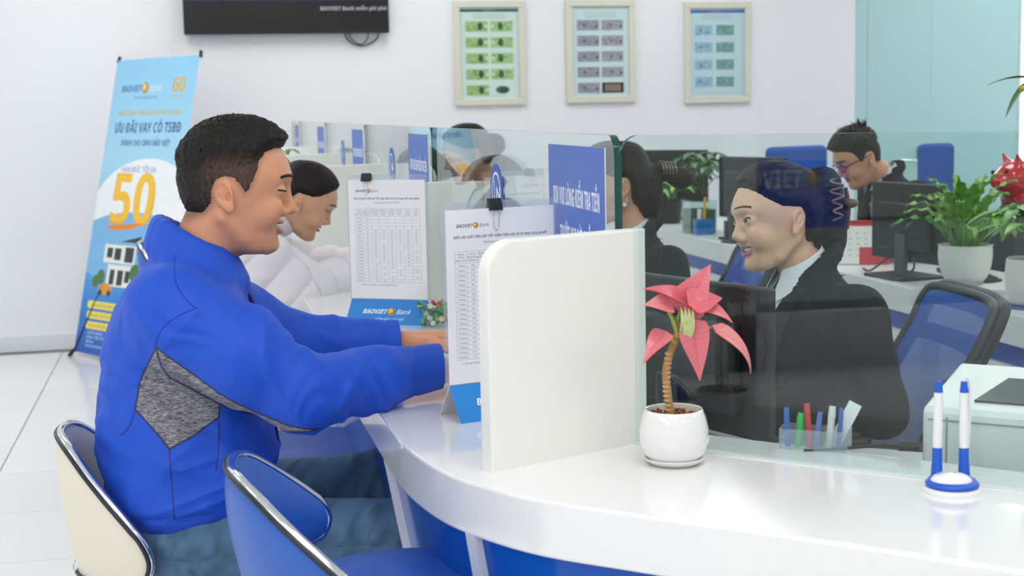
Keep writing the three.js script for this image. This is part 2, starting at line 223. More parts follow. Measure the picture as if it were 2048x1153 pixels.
// Vietnamese lettering: base letters from the font, tone marks, hooks and horns drawn as strokes
const TONES = { '\u0300': 'g', '\u0301': 'a', '\u0303': 't', '\u0309': 'h', '\u0323': 'd' };
function vSplit(s) { return [...s].map(ch => { let tone = '', horn = false, base = ''; for (const c of ch.normalize('NFD')) { if (TONES[c]) tone += TONES[c]; else if (c === '\u031b') horn = true; else base += c; } return { base: base.normalize('NFC'), tone, horn }; }); }
const vWidth = (g, s) => vSplit(s).reduce((w, q) => w + g.measureText(q.base).width, 0);
function vText(g, s, x, y) {
  const al = g.textAlign, size = parseFloat(/([\d.]+)px/.exec(g.font)[1]), bold = /bold/.test(g.font), bl = g.textBaseline === 'middle' ? size * .35 : 0; g.textAlign = 'left'; if (al === 'center') x -= vWidth(g, s) / 2;
  g.save(); g.strokeStyle = g.fillStyle; g.lineWidth = size * (bold ? .1 : .06); g.lineCap = 'round';
  for (const { base, tone, horn } of vSplit(s)) {
    const w = g.measureText(base).width; g.fillText(base, x, y); const up = base === base.toUpperCase() && /\p{L}/u.test(base), cx = x + w / 2, hat = /[âêôăÂÊÔĂ]/.test(base), b = y + bl, top = b - size * (up ? .73 : .54) - (hat ? size * .2 : 0), u = size * .12;
    const line = (...p) => { g.beginPath(); p.forEach((q, i) => i ? g.lineTo(q[0], q[1]) : g.moveTo(q[0], q[1])); g.stroke(); }, ox = hat ? u * 1.1 : 0, oy = hat ? u * .7 : 0;
    if (tone === 'a') line([cx - u * .5 + ox, top - u * .5 + oy], [cx + u * .7 + ox, top - u * 1.6 + oy]); if (tone === 'g') line([cx + u * .5 + ox, top - u * .5 + oy], [cx - u * .7 + ox, top - u * 1.6 + oy]); if (tone === 't') line([cx - u * 1.3, top - u * .6], [cx - u * .5, top - u * 1.2], [cx + u * .5, top - u * .7], [cx + u * 1.3, top - u * 1.3]); if (tone === 'h') line([cx - u * .5 + ox, top - u * 1.6 + oy], [cx + u * .4 + ox, top - u * 1.6 + oy], [cx + u * .4 + ox, top - u * 1.0 + oy], [cx + ox, top - u * .4 + oy]); if (tone === 'd') { g.beginPath(); g.arc(cx, b + size * .16, size * .07, 0, 7); g.fill(); } if (horn) line([x + w - u * .7, b - size * (up ? .66 : .5)], [x + w + u * .1, b - size * (up ? .7 : .54)], [x + w + u * .2, b - size * (up ? .82 : .66)]);
    x += w;
  }
  g.restore(); g.textAlign = al;
}
function fitText(g, s, x, y, w, size, style = 'bold') { g.font = `${style} ${size}px ${F}`; const m = vWidth(g, s); g.save(); g.textAlign = 'left'; g.translate(x, y); g.scale(w / m, 1); vText(g, s, 0, 0); g.restore(); }
function coin(g, x, y, r) { g.fillStyle = '#c98a2e'; g.beginPath(); g.arc(x, y, r, 0, 7); g.fill(); g.fillStyle = '#f0cf7a'; g.beginPath(); g.ellipse(x - r * .2, y - r * .1, r * .55, r * .7, -.4, 0, 7); g.fill(); g.strokeStyle = '#9a5d1c'; g.lineWidth = r * .16; g.beginPath(); g.arc(x + r * .15, y, r * .5, -.8, 2.4); g.stroke(); }
function logo(g, x, y, w, c1, c2 = c1) { const h = w * .13; g.fillStyle = c1; g.textAlign = 'left'; g.textBaseline = 'alphabetic'; fitText(g, 'BAOVIET', x, y, w * .5, h, 'italic bold'); coin(g, x + w * .6, y - h * .38, h * .62); g.fillStyle = c2; fitText(g, 'Bank', x + w * .7, y, w * .3, h * 1.02, 'italic'); }
// a thin sheet or board with print on its front (+z)
function printed(w, h, t, tex, back, rough = .5) { const fr = new THREE.MeshPhysicalMaterial({ map: tex, roughness: rough }), m = new THREE.Mesh(new THREE.BoxGeometry(w, h, t), [back, back, back, back, fr, back]); m.castShadow = m.receiveShadow = true; return m; }
function addPrinted(name, w, h, t, tex, back, parent, pos, rot = [0, 0, 0], rough) { const m = printed(w, h, t, tex, back, rough); m.name = name; m.position.set(...pos); m.rotation.set(...rot); parent.add(m); return m; }

// check-your-money signs and round stickers on the row glass
const signTex = canvasTex(720, 340, (g, w, h) => {
  g.fillStyle = '#2f63c8'; g.fillRect(0, 0, w, h); g.fillStyle = '#fff'; g.textAlign = 'left'; g.textBaseline = 'middle';
  fitText(g, 'XIN VUI LÒNG KIỂM TRA TIỀN', 60, 150, w - 120, 72); fitText(g, 'TRƯỚC KHI RỜI QUẦY', 150, 262, w - 300, 72);
  g.strokeStyle = 'rgba(190,210,255,.6)'; g.lineWidth = 3; for (let i = 0; i < 6; i++) { g.beginPath(); g.moveTo(w - 110, h - 25); g.lineTo(w - 110 + Math.cos(i * 1.05) * 95, h - 25 + Math.sin(i * 1.05) * 95); g.stroke(); }
});
const discTex = canvasTex(256, 256, (g, w) => { g.fillStyle = '#1d56b8'; g.fillRect(0, 0, w, w); g.fillStyle = '#fff'; g.beginPath(); g.arc(128, 128, 92, 0, 7); g.fill(); g.fillStyle = '#1d56b8'; g.beginPath(); g.arc(128, 128, 80, 0, 7); g.fill(); g.fillStyle = '#fff'; g.textAlign = 'center'; g.textBaseline = 'middle'; g.font = `bold 110px ${F}`; vText(g, '2', 128, 84); g.font = `bold 26px ${F}`; vText(g, 'BAOVIET', 128, 165); });
const signLabels = ['blue money-checking sign on the nearest glass screen', 'blue money-checking sign above the rate sheet stand', 'third blue sign along the glass row', 'fourth blue sign along the glass row', 'smallest and farthest blue sign along the glass row'];
for (let i = 0; i < 5; i++) {
  const w = i === 4 ? .3 : .36, m = printed(w, .2, .002, signTex, M.white, .35); m.name = numbered('notice_sign'); m.rotation.y = -Math.PI / 2; m.position.set(RX - .0075, TOP + .36 + .0, joints[i] - .05 - w / 2); scene.add(m); tag(m, signLabels[i], 'sign', 'blue notices on the glass');
}
for (let i = 0; i < 3; i++) {
  const t = thing('round_sticker', ['round blue sticker on the glass behind the near rate sheet', 'round blue sticker on the second glass screen', 'round blue sticker on the third glass screen'][i], 'sticker', [RX - .008, TOP + .35, [-2.99, -4.6, -6.1][i]], -Math.PI / 2, 'round stickers on the glass');
  obj('disc', new THREE.CylinderGeometry(.06, .06, .002, 48).rotateX(Math.PI / 2), [mat('#1d56b8', .4), new THREE.MeshPhysicalMaterial({ map: discTex, roughness: .4 }), mat('#1d56b8', .4)], t);
}
// rate sheets in tent stands
function sheetTex(title) {
  return canvasTex(640, 900, (g, w, h) => {
    g.fillStyle = '#f7f6fa'; g.fillRect(0, 0, w, h); logo(g, 60, 92, 190, '#44505e', '#7c8590'); g.fillStyle = '#4c4f58'; g.textAlign = 'center'; g.textBaseline = 'alphabetic'; fitText(g, title, 45, 148, 550, 17, 'bold'); g.textAlign = 'center'; g.font = `15px serif`; vText(g, '(Áp dụng từ ngày 15/12/2024)', w / 2, 176);
    g.strokeStyle = '#a9abb5'; g.lineWidth = 1.6; const x0 = 50, x1 = 595, y0 = 215, c = 8, r = 25, cw = (x1 - x0) / c; g.strokeRect(x0, y0, x1 - x0, 60 + r * 20); for (let i = 1; i < c; i++) { g.beginPath(); g.moveTo(x0 + cw * i, y0); g.lineTo(x0 + cw * i, y0 + 60 + r * 20); g.stroke(); } for (let j = 0; j < 20; j++) { g.beginPath(); g.moveTo(x0, y0 + 60 + j * r); g.lineTo(x1, y0 + 60 + j * r); g.stroke(); }
    g.fillStyle = '#50535c'; g.font = `12px serif`; for (let i = 0; i < c; i++) { for (let k = 0; k < 3; k++) vText(g, ['Kỳ hạn', 'Cuối kỳ', 'Hàng tháng', 'Hàng quý', '6 tháng', 'Đầu kỳ', 'Lãi suất', 'Tối đa'][(i + k) % 8], x0 + cw * (i + .5), y0 + 18 + k * 16); }
    for (let j = 0; j < 20; j++) for (let i = 0; i < c; i++) { if (i > 1 && (j < 4 || rnd() > 1.15 - j * .03)) continue; vText(g, i ? (3 + j * .14 + i * .05).toFixed(2).replace('.', ',') : (j + 1) + ' tháng', x0 + cw * (i + .5), y0 + 60 + j * r + 17); }
    g.font = `13px serif`; g.textAlign = 'left'; vText(g, '* Lãi suất áp dụng cho tiền gửi bằng đồng Việt Nam', 80, 800);
  });
}
const tentTex = canvasTex(640, 220, (g, w, h) => { const q = g.createLinearGradient(0, 0, w, h); q.addColorStop(0, '#3f9de4'); q.addColorStop(1, '#1c6fd0'); g.fillStyle = '#2f8ade'; g.fillRect(0, 0, w, h); logo(g, 120, 120, 400, '#ffffff'); g.fillStyle = '#e8f2ff'; g.textAlign = 'center'; g.font = `24px ${F}`; vText(g, 'NGÂN HÀNG BẢO VIỆT', w / 2 + 40, 172); });
function rateStand(label, pos, turn, title) {
  const t = thing('rate_sheet_stand', label, 'display stand', pos, turn, 'rate sheet stands');
  const W = .205, d = .045, h = .06;
  const sl = Math.hypot(d, h), a = Math.atan2(d, h);
  addPrinted('tent_front', W, sl, .003, tentTex, M.acrylic, t, [0, h / 2, d / 2], [-a, 0, 0], .25);
  obj('tent_back', box(W, sl, .003, 0, 0, 0).rotateX(a).translate(0, h / 2, -d / 2), mat('#d5d4da', .25), t);
  obj('foot', box(W, .002, 2 * d, 0, .0012, 0), mat('#d5d4da', .25), t);
  const holder = obj('holder', box(W + .01, .31, .004, 0, h + .155, -.003), M.acrylic, t);
  addPrinted('rate_sheet', W, .295, .001, sheetTex(title), M.paper, holder, [0, h + .15, .001]);
  return t;
}
function clip(label, parentPos, turn) {
  const t = thing('binder_clip', label, 'binder clip', parentPos, turn, 'black binder clips');
  obj('clip_body', extrude(shapeOf([[-.011, 0], [.011, 0], [.004, .02], [-.004, .02]]), .022, .001).rotateY(Math.PI / 2).translate(-.011, -.016, 0), M.black, t);
  obj('wire_handle', tube([[-.008, -.014, .01], [-.005, -.03, .008], [-.004, -.045, .007], [0, -.05, .007], [.004, -.045, .007], [.005, -.03, .008], [.008, -.014, .01]], .0008, 20, 5), M.chrome, t);
}
{
  const fa = Math.atan2(.13, .115);
  rateStand('acrylic rate sheet stand with blue tent base left of the candy bowl', [.47, TOP, -3.55], -.55, 'BIỂU LÃI SUẤT TIỀN GỬI TIẾT KIỆM TIỀN GỬI CÓ KỲ HẠN VIỆT NAM ĐỒNG');
  clip('black binder clip on the rate sheet beside the candy bowl', [.425, TOP + .37, -3.575], -.55);
  rateStand('acrylic rate sheet stand half hidden behind the nearest white partition', [.51, TOP, -2.4], .25, 'BIỂU LÃI SUẤT TIỀN GỬI TIẾT KIỆM TIỀN GỬI CÓ KỲ HẠN DOLLAR MỸ');
  clip('black binder clip on the rate sheet behind the nearest partition', [.5, TOP + .37, -2.4], .25);
}
// framed banknote posters
function noteSheet(kind) {
  return canvasTex(460, 640, (g, w, h) => {
    g.fillStyle = ['#fafcfb', '#f8f9fd', '#e8f0fc'][kind]; g.fillRect(0, 0, w, h); if (kind !== 1) { g.fillStyle = ['#0f6a4e', '', '#3a66c8'][kind]; g.fillRect(0, kind ? 14 : 12, w, 18); g.fillStyle = '#dfeee6'; g.font = `12px ${F}`; g.textAlign = 'center'; vText(g, 'NHẬN BIẾT TIỀN', w / 2, 26); }
    g.fillStyle = ['#b7a7a0', '#b09aa6', '#a8b2c8'][kind]; g.font = `11px ${F}`; g.textAlign = 'center'; for (let k = 0; k < 3; k++) vText(g, 'Các đặc điểm bảo an của đồng tiền Việt Nam polymer', w / 2, 50 + k * 14);
    const rows = kind === 2 ? 4 : 5, y0 = kind === 2 ? 120 : 95, dy = kind === 2 ? 125 : 112;
    for (let r = 0; r < rows; r++) for (let c = 0; c < 2; c++) {
      const W = kind === 2 ? 150 : 178, Hh = 74, x = 42 + c * (kind === 2 ? 180 : 196), y = y0 + r * dy;
      if (kind === 1 && r === 4 && c === 1) { g.fillStyle = '#1b1216'; g.fillRect(x, y, W, Hh); g.fillStyle = '#b08078'; g.fillRect(x + 24, y + 12, W - 48, Hh - 24); continue; }
      if (kind === 0 && r === 4 && c === 1) { g.fillStyle = '#5f7a4e'; g.beginPath(); g.ellipse(x + W / 2, y + 35, 55, 28, 0, 0, 7); g.fill(); g.fillStyle = '#2c4030'; g.beginPath(); g.ellipse(x + W / 2 + 8, y + 38, 34, 20, 0, 0, 7); g.fill(); continue; }
      g.fillStyle = [['#bcd586', '#c3dc92'], ['#b6a8bc', '#c2b4c4'], ['#b9d2e6', '#8fb2a2']][kind][c]; g.fillRect(x, y, W, Hh);
      for (let k = 0; k < 26; k++) { g.fillStyle = [['#6b7a4e', '#8fae5c', '#d7e3b0', '#9b8a70'], ['#8d7a98', '#a58a8a', '#d5cad8', '#9c86a2'], ['#5f8fc0', '#7fa6c8', '#cfe0ea', '#4f7fb6']][kind][k % 4]; g.globalAlpha = .5; g.fillRect(x + rnd() * (W - 24), y + rnd() * (Hh - 12), 6 + rnd() * 20, 4 + rnd() * 12); } g.globalAlpha = 1;
      g.fillStyle = [['#4d5340', '#2f6a44'], ['#7c6886', '#8f7c9a'], ['#6ea0d2', '#6f9ac0']][kind][c]; g.beginPath(); g.ellipse(x + W * (c ? .45 : kind ? .32 : .66), y + 36, kind ? 12 : 20, kind ? 14 : 28, 0, 0, 7); g.fill();
      if (kind === 1) { g.fillStyle = '#2c2430'; g.beginPath(); g.arc(x + W * .88, y + Hh * .6, 9, 0, 7); g.fill(); } if (kind === 0) { g.fillStyle = '#eef6e2'; g.beginPath(); g.arc(x + W * (c ? .1 : .92), y + 36, 13, 0, 7); g.fill(); }
    }
    g.fillStyle = '#b6b6c0'; g.font = `10px ${F}`; vText(g, 'Phát hiện tiền nghi giả, liên hệ ngân hàng gần nhất', w / 2, h - 18);
  });
}
[[1.668, 2.133, 1.432, 2.09], [2.402, 2.866, 1.435, 2.093], [3.2, 3.665, 1.418, 2.076]].forEach(([x0, x1, y0, y1], i) => {
  const t = thing('framed_poster', ['framed poster of green banknotes on the white wall', 'framed poster of purple-grey banknotes, middle of the three frames', 'framed poster of blue banknotes nearest the teal glass'][i], 'picture frame', [(x0 + x1) / 2, (y0 + y1) / 2, WALL_Z], 0, 'banknote posters');
  const w = x1 - x0, h = y1 - y0, b = .042, fm = mat('#d9d8c9', .45);
  for (const [ww, hh, x, y] of [[w, b, 0, h / 2 - b / 2], [w, b, 0, -h / 2 + b / 2], [b, h - 2 * b, -w / 2 + b / 2, 0], [b, h - 2 * b, w / 2 - b / 2, 0]]) obj('frame_rail', box(ww, hh, .026, x, y, .013, .004), fm, t);
  addPrinted('poster', w - 2 * b, h - 2 * b, .004, noteSheet(i), M.paper, t, [0, 0, .006]);
  obj('glazing', box(w - 2 * b, h - 2 * b, .002, 0, 0, .013), M.glass, t);
});
{ // wall screen
  const t = thing('wall_screen', 'large black wall-mounted television with scrolling white text', 'television', [.63, 1.892 + .37, WALL_Z]);
  const sc = canvasTex(1200, 660, (g, w, h) => { g.fillStyle = '#17181b'; g.fillRect(0, 0, w, h); g.strokeStyle = '#6a78e0'; g.lineWidth = 3; for (let i = 0; i <= 11; i++) { g.beginPath(); g.moveTo(i * 110, 60); g.lineTo(i * 110, 490); g.stroke(); } for (let j = 0; j < 9; j++) { g.beginPath(); g.moveTo(0, 60 + j * 53.7); g.lineTo(w, 60 + j * 53.7); g.stroke(); } g.fillStyle = '#b04040'; g.font = `26px ${F}`; for (let j = 0; j < 8; j++) for (let i = 0; i < 11; i++) if ((i + j) % 3) vText(g, (23.1 + i * .7 + j).toFixed(2), i * 110 + 14, 96 + j * 53.7); g.fillStyle = '#f4f6ff'; g.font = `bold 30px ${F}`; vText(g, 'BAOVIET Bank miễn phí phát hành thẻ', w - 405, 552); });
  obj('casing', box(1.247, .74, .05, 0, 0, .055, .006), M.black, t);
  const s = obj('screen', new THREE.PlaneGeometry(1.225, .705).translate(0, .006, .0815), new THREE.MeshPhysicalMaterial({ color: 0x0a0a0b, roughness: .18, emissive: 0xffffff, emissiveMap: sc, emissiveIntensity: .55 }), t);
  obj('bracket', box(.4, .3, .03, 0, 0, .015), M.darkGrey, t);
  const c = solo('cable', 'dark cable hanging in a loop below the wall television', 'cable', tube([[1.0, 1.93, WALL_Z + .03], [.985, 1.88, WALL_Z + .02], [1.03, 1.83, WALL_Z + .02], [1.1, 1.818, WALL_Z + .02], [1.18, 1.86, WALL_Z + .02], [1.2, 1.93, WALL_Z + .03]], .005, 40, 6), M.darkGrey);
  solo('cable', 'second dark cable hanging below the wall television', 'cable', tube([[1.0, 1.93, WALL_Z + .03], [1.02, 1.86, WALL_Z + .02], [1.08, 1.825, WALL_Z + .03], [1.12, 1.86, WALL_Z + .03], [1.125, 1.93, WALL_Z + .03]], .004, 40, 6), M.darkGrey);
}
{ // leaning x-banner
  const tex = canvasTex(850, 1800, (g, w, h) => {
    const q = g.createLinearGradient(0, 0, 0, h); q.addColorStop(0, '#8fcdf2'); q.addColorStop(.35, '#a9dcf6'); q.addColorStop(.62, '#7cbcec'); q.addColorStop(.82, '#2f86d8'); q.addColorStop(1, '#1256b4'); g.fillStyle = q; g.fillRect(0, 0, w, h);
    logo(g, 90, 200, 420, '#1b4f9c', '#e9eef2'); g.fillStyle = '#3d6aa8'; g.font = `24px ${F}`; g.textAlign = 'left'; vText(g, 'NGÂN HÀNG BẢO VIỆT', 240, 246);
    g.fillStyle = '#d8b128'; g.font = `bold 120px ${F}`; vText(g, '60', 620, 210); g.font = `20px ${F}`; vText(g, 'NĂM BẢO VIỆT', 620, 244);
    g.fillStyle = '#c9b23a'; fitText(g, 'TUẦN LỄ VÀNG TƯ VẤN CÁC GIẢI PHÁP TÀI CHÍNH', 90, 345, 660, 40); g.fillStyle = '#123f8c'; fitText(g, 'ƯU ĐÃI VAY CÓ TSBĐ', 80, 450, 690, 84); fitText(g, 'DÀNH CHO CBNV BẢO VIỆT', 170, 530, 510, 48);
    g.fillStyle = '#f3f8fc'; g.beginPath(); g.ellipse(440, 860, 470, 250, -.12, 0, 7); g.fill(); g.fillStyle = '#7cbcec'; g.beginPath(); g.ellipse(440, 1150, 620, 220, 0, 0, 7); g.fill();
    g.fillStyle = '#3f6ea8'; g.font = `46px ${F}`; vText(g, 'HẠN MỨC TỐI ĐA', 220, 690); g.fillStyle = '#f0a211'; g.font = `bold 430px ${F}`; vText(g, '50', 150, 1005); g.fillStyle = '#f9c62c'; g.font = `bold 412px ${F}`; vText(g, '50', 158, 994); g.fillStyle = '#ee8c12'; g.beginPath(); g.ellipse(330, 1005, 180, 34, -.08, 0, Math.PI); g.fill(); g.fillStyle = '#fff'; g.font = `bold 60px ${F}`; vText(g, 'TỶ', 660, 850); vText(g, 'đồng', 650, 915);
    // printed house, trees and car
    g.fillStyle = '#eef0ea'; g.fillRect(170, 1130, 330, 110); g.fillRect(230, 1250, 260, 130); g.fillStyle = '#2c3238'; for (const [x, y, a, b] of [[200, 1150, 60, 60], [280, 1150, 70, 70], [390, 1140, 90, 90], [260, 1280, 50, 90], [340, 1280, 60, 90], [420, 1280, 50, 70]]) g.fillRect(x, y, a, b); g.fillStyle = '#1d2a38'; g.beginPath(); g.moveTo(330, 1110); g.lineTo(540, 1070); g.lineTo(520, 1110); g.fill(); g.fillStyle = '#47752f'; for (const [x, y, r] of [[170, 1330, 44], [520, 1290, 55], [560, 1340, 50], [120, 1360, 36]]) { g.beginPath(); g.arc(x, y, r, 0, 7); g.fill(); } g.fillStyle = '#e2981c'; g.beginPath(); g.ellipse(230, 1400, 70, 34, 0, 0, 7); g.fill(); g.fillStyle = '#20242a'; g.beginPath(); g.arc(185, 1425, 18, 0, 7); g.arc(275, 1425, 18, 0, 7); g.fill();
    for (let i = 0; i < 3; i++) { g.fillStyle = '#f2de58'; g.beginPath(); g.roundRect(70 + i * 6, 1480 + i * 62, 420, 46, 20); g.fill(); g.fillStyle = '#7a7430'; g.font = `26px ${F}`; vText(g, ['Lãi suất chỉ từ 5%/năm', 'Thời gian vay 35 năm', 'Thủ tục đơn giản'][i], 110, 1512 + i * 62); }
    g.fillStyle = '#e6f0fb'; g.font = `22px ${F}`; for (let i = 0; i < 4; i++) vText(g, ['CHI TIẾT LIÊN HỆ', 'Hotline: 1900 55 88 48', 'Website', 'Địa chỉ chi nhánh gần nhất'][i], 110, 1680 + i * 26);
  });
  const a = Math.atan2(.406, 1.75), t = thing('roll_banner', 'tall blue leaning advertising banner with a big yellow 50 by the wall', 'banner', [-.48, 0, -8.53], -.98);
  const m = addPrinted('banner_sheet', .86, 1.76, .003, tex, M.white, t, [0, .885, -.2], [-a, 0, 0], .35);
  obj('pole', merge([bar([-.43, .03, .0], [.3, 1.5, -.37], .008), bar([.43, .03, .0], [-.3, 1.5, -.37], .008), bar([0, .8, -.22], [0, .0, -.62], .008)]), M.black, t);
  for (const g of [bar([-.44, .0, .03], [-.43, .04, 0], .012), bar([.44, .0, .03], [.43, .04, 0], .012), bar([-.43, 1.73, -.4], [-.42, 1.765, -.41], .01), bar([.43, 1.73, -.4], [.42, 1.765, -.41], .01)]) obj('corner_tip', g, M.black, t);
}
{ // translucent film sign on the shop front, lettering meant to be read from outside
  const tex = canvasTex(800, 384, (g, w, h) => { g.fillStyle = '#1a86e6'; g.fillRect(0, 0, w, h); g.translate(w, 0); g.scale(-1, 1); g.fillStyle = '#f4f8fb'; g.textBaseline = 'alphabetic'; g.textAlign = 'left'; fitText(g, 'BAOVIET', 50, 150, 470, 140); coin(g, 585, 95, 48); g.fillStyle = '#f4f8fb'; fitText(g, 'Bank', 650, 150, 130, 120, 'italic'); });
  const m = new THREE.Mesh(new THREE.BoxGeometry(.75, .36, .002), new THREE.MeshPhysicalMaterial({ map: tex, transmission: .9, roughness: 1, thickness: 0 })); m.name = 'film_sign'; m.position.set(LEFT_X - .09, .92, .175); m.rotation.y = Math.PI / 2; scene.add(m); tag(m, 'blue film sign on the shop window, seen mirrored in the glass screen', 'sign');
}

// ---------- stools ----------
function makeStool(name, label, pos, seatY, leather, turn = 0, bs = 1) {
  const t = thing(name, label, 'stool', pos, turn, 'bucket stools'), R = .23, y0 = seatY;
  const at = interp([[0, .262, .018], [15, .26, .018], [28, .242, .019], [40, .205, .021], [50, .165, .024], [58, .128, .03], [63, .1, .042], [65, .07, .066]]);
  const S = 56, Tn = 14, TH = 65, out = [], P = [], I = [];
  const pt = (a, y, o) => { const q = Math.PI + a * Math.PI / 180, rr = R + o + .02 * sstep(0, .26, y - .0); return [Math.cos(q) * rr, y0 + y * bs, -Math.sin(q) * rr]; };
  for (const sgn of [1, -1]) for (let i = 0; i <= S; i++) { const a = -TH + 2 * TH * i / S, s = at(Math.abs(a)); for (let j = 0; j <= Tn; j++) { const v = j / Tn, pf = Math.pow(Math.max(0, Math.sin(Math.PI * v)), .6) * Math.pow(Math.max(0, 1 - Math.pow(Math.abs(a) / TH, 6)), .5); P.push(...pt(a, s[2] + (s[1] - s[2]) * v, sgn * (.004 + (sgn > 0 ? .010 : .016) * pf))); } }
  const NP = (S + 1) * (Tn + 1); for (let b = 0; b < 2; b++) for (let i = 0; i < S; i++) for (let j = 0; j < Tn; j++) { const k = b * NP + i * (Tn + 1) + j; if (b) I.push(k, k + Tn + 1, k + 1, k + 1, k + Tn + 1, k + Tn + 2); else I.push(k, k + 1, k + Tn + 1, k + 1, k + Tn + 2, k + Tn + 1); }
  const g = new THREE.BufferGeometry(); g.setAttribute('position', new THREE.Float32BufferAttribute(P, 3)); g.setIndex(I); g.computeVertexNormals(); g.setAttribute('uv', new THREE.Float32BufferAttribute(new Float32Array(P.length / 3 * 2), 2));
  const bk = obj('backrest', g, leather, t);
  const loop = []; for (let i = 0; i <= 40; i++) { const a = -TH + 2 * TH * i / 40; loop.push(V(...pt(a, at(Math.abs(a))[1], 0))); } for (let i = 1; i < 40; i++) { const a = TH - 2 * TH * i / 40; loop.push(V(...pt(a, at(Math.abs(a))[2], 0))); }
  obj('back_trim', tube(loop, .0075, 200, 8, true), M.chrome, bk);
  obj('trim_piping', tube(loop.map(p => { const d = Math.hypot(p.x, p.z); return V(p.x * (d + .008) / d, p.y - .001, p.z * (d + .008) / d); }), .004, 200, 6, true), mat('#1b2433', .4), bk);
  const se = obj('seat', lathe([[0, y0 - .075], [.15, y0 - .075], [.188, y0 - .07], [.204, y0 - .05], [.207, y0 - .03], [.2, y0 - .008], [.17, y0 + .006], [.1, y0 + .008], [0, y0 + .004]], 48), leather, t);
  obj('seat_trim', new THREE.TorusGeometry(.203, .008, 10, 64).rotateX(Math.PI / 2).translate(0, y0 - .055, 0), M.chrome, se);
  for (const z of [.05, -.05]) obj('bracket', box(.03, .09, .006, -.222, y0 - .01, z), M.chrome, t);
  obj('column', merge([cyl(.03, .03, y0 - .3, 0, .02 + (y0 - .3) / 2, 0), cyl(.022, .022, .25, 0, y0 - .2, 0)]), M.chrome, t);
  obj('footrest', tube([[0, .25, .03], [.14, .25, .1], [.18, .25, 0], [.14, .25, -.1], [0, .25, -.03]], .009, 40, 8), M.chrome, t);
  obj('base', lathe([[0, .03], [.03, .03], [.06, .022], [.17, .012], [.2, .008], [.205, 0], [0, 0]], 48), M.chrome, t);
  return t;
}
makeStool('bucket_stool', 'cream leather bucket stool with chrome trim under the man in blue', [.005, 0, -2.65], .587, M.leatherCream);
makeStool('bucket_stool', 'empty blue leather bucket stool with chrome trim in the foreground', [.287, 0, -2.035], .712, M.leatherBlue, 0, .76);
makeStool('bucket_stool', 'empty blue bucket stool between the man and the woman in white', [.25, 0, -3.4], .62, M.leatherBlue);
makeStool('bucket_stool', 'blue bucket stool in front of the leaning banner', [.03, 0, -6.2], .62, M.leatherBlue, -.15);
makeStool('bucket_stool', 'cream bucket stool mostly hidden behind the man in blue', [.1, 0, -4.42], .585, M.leatherCream);

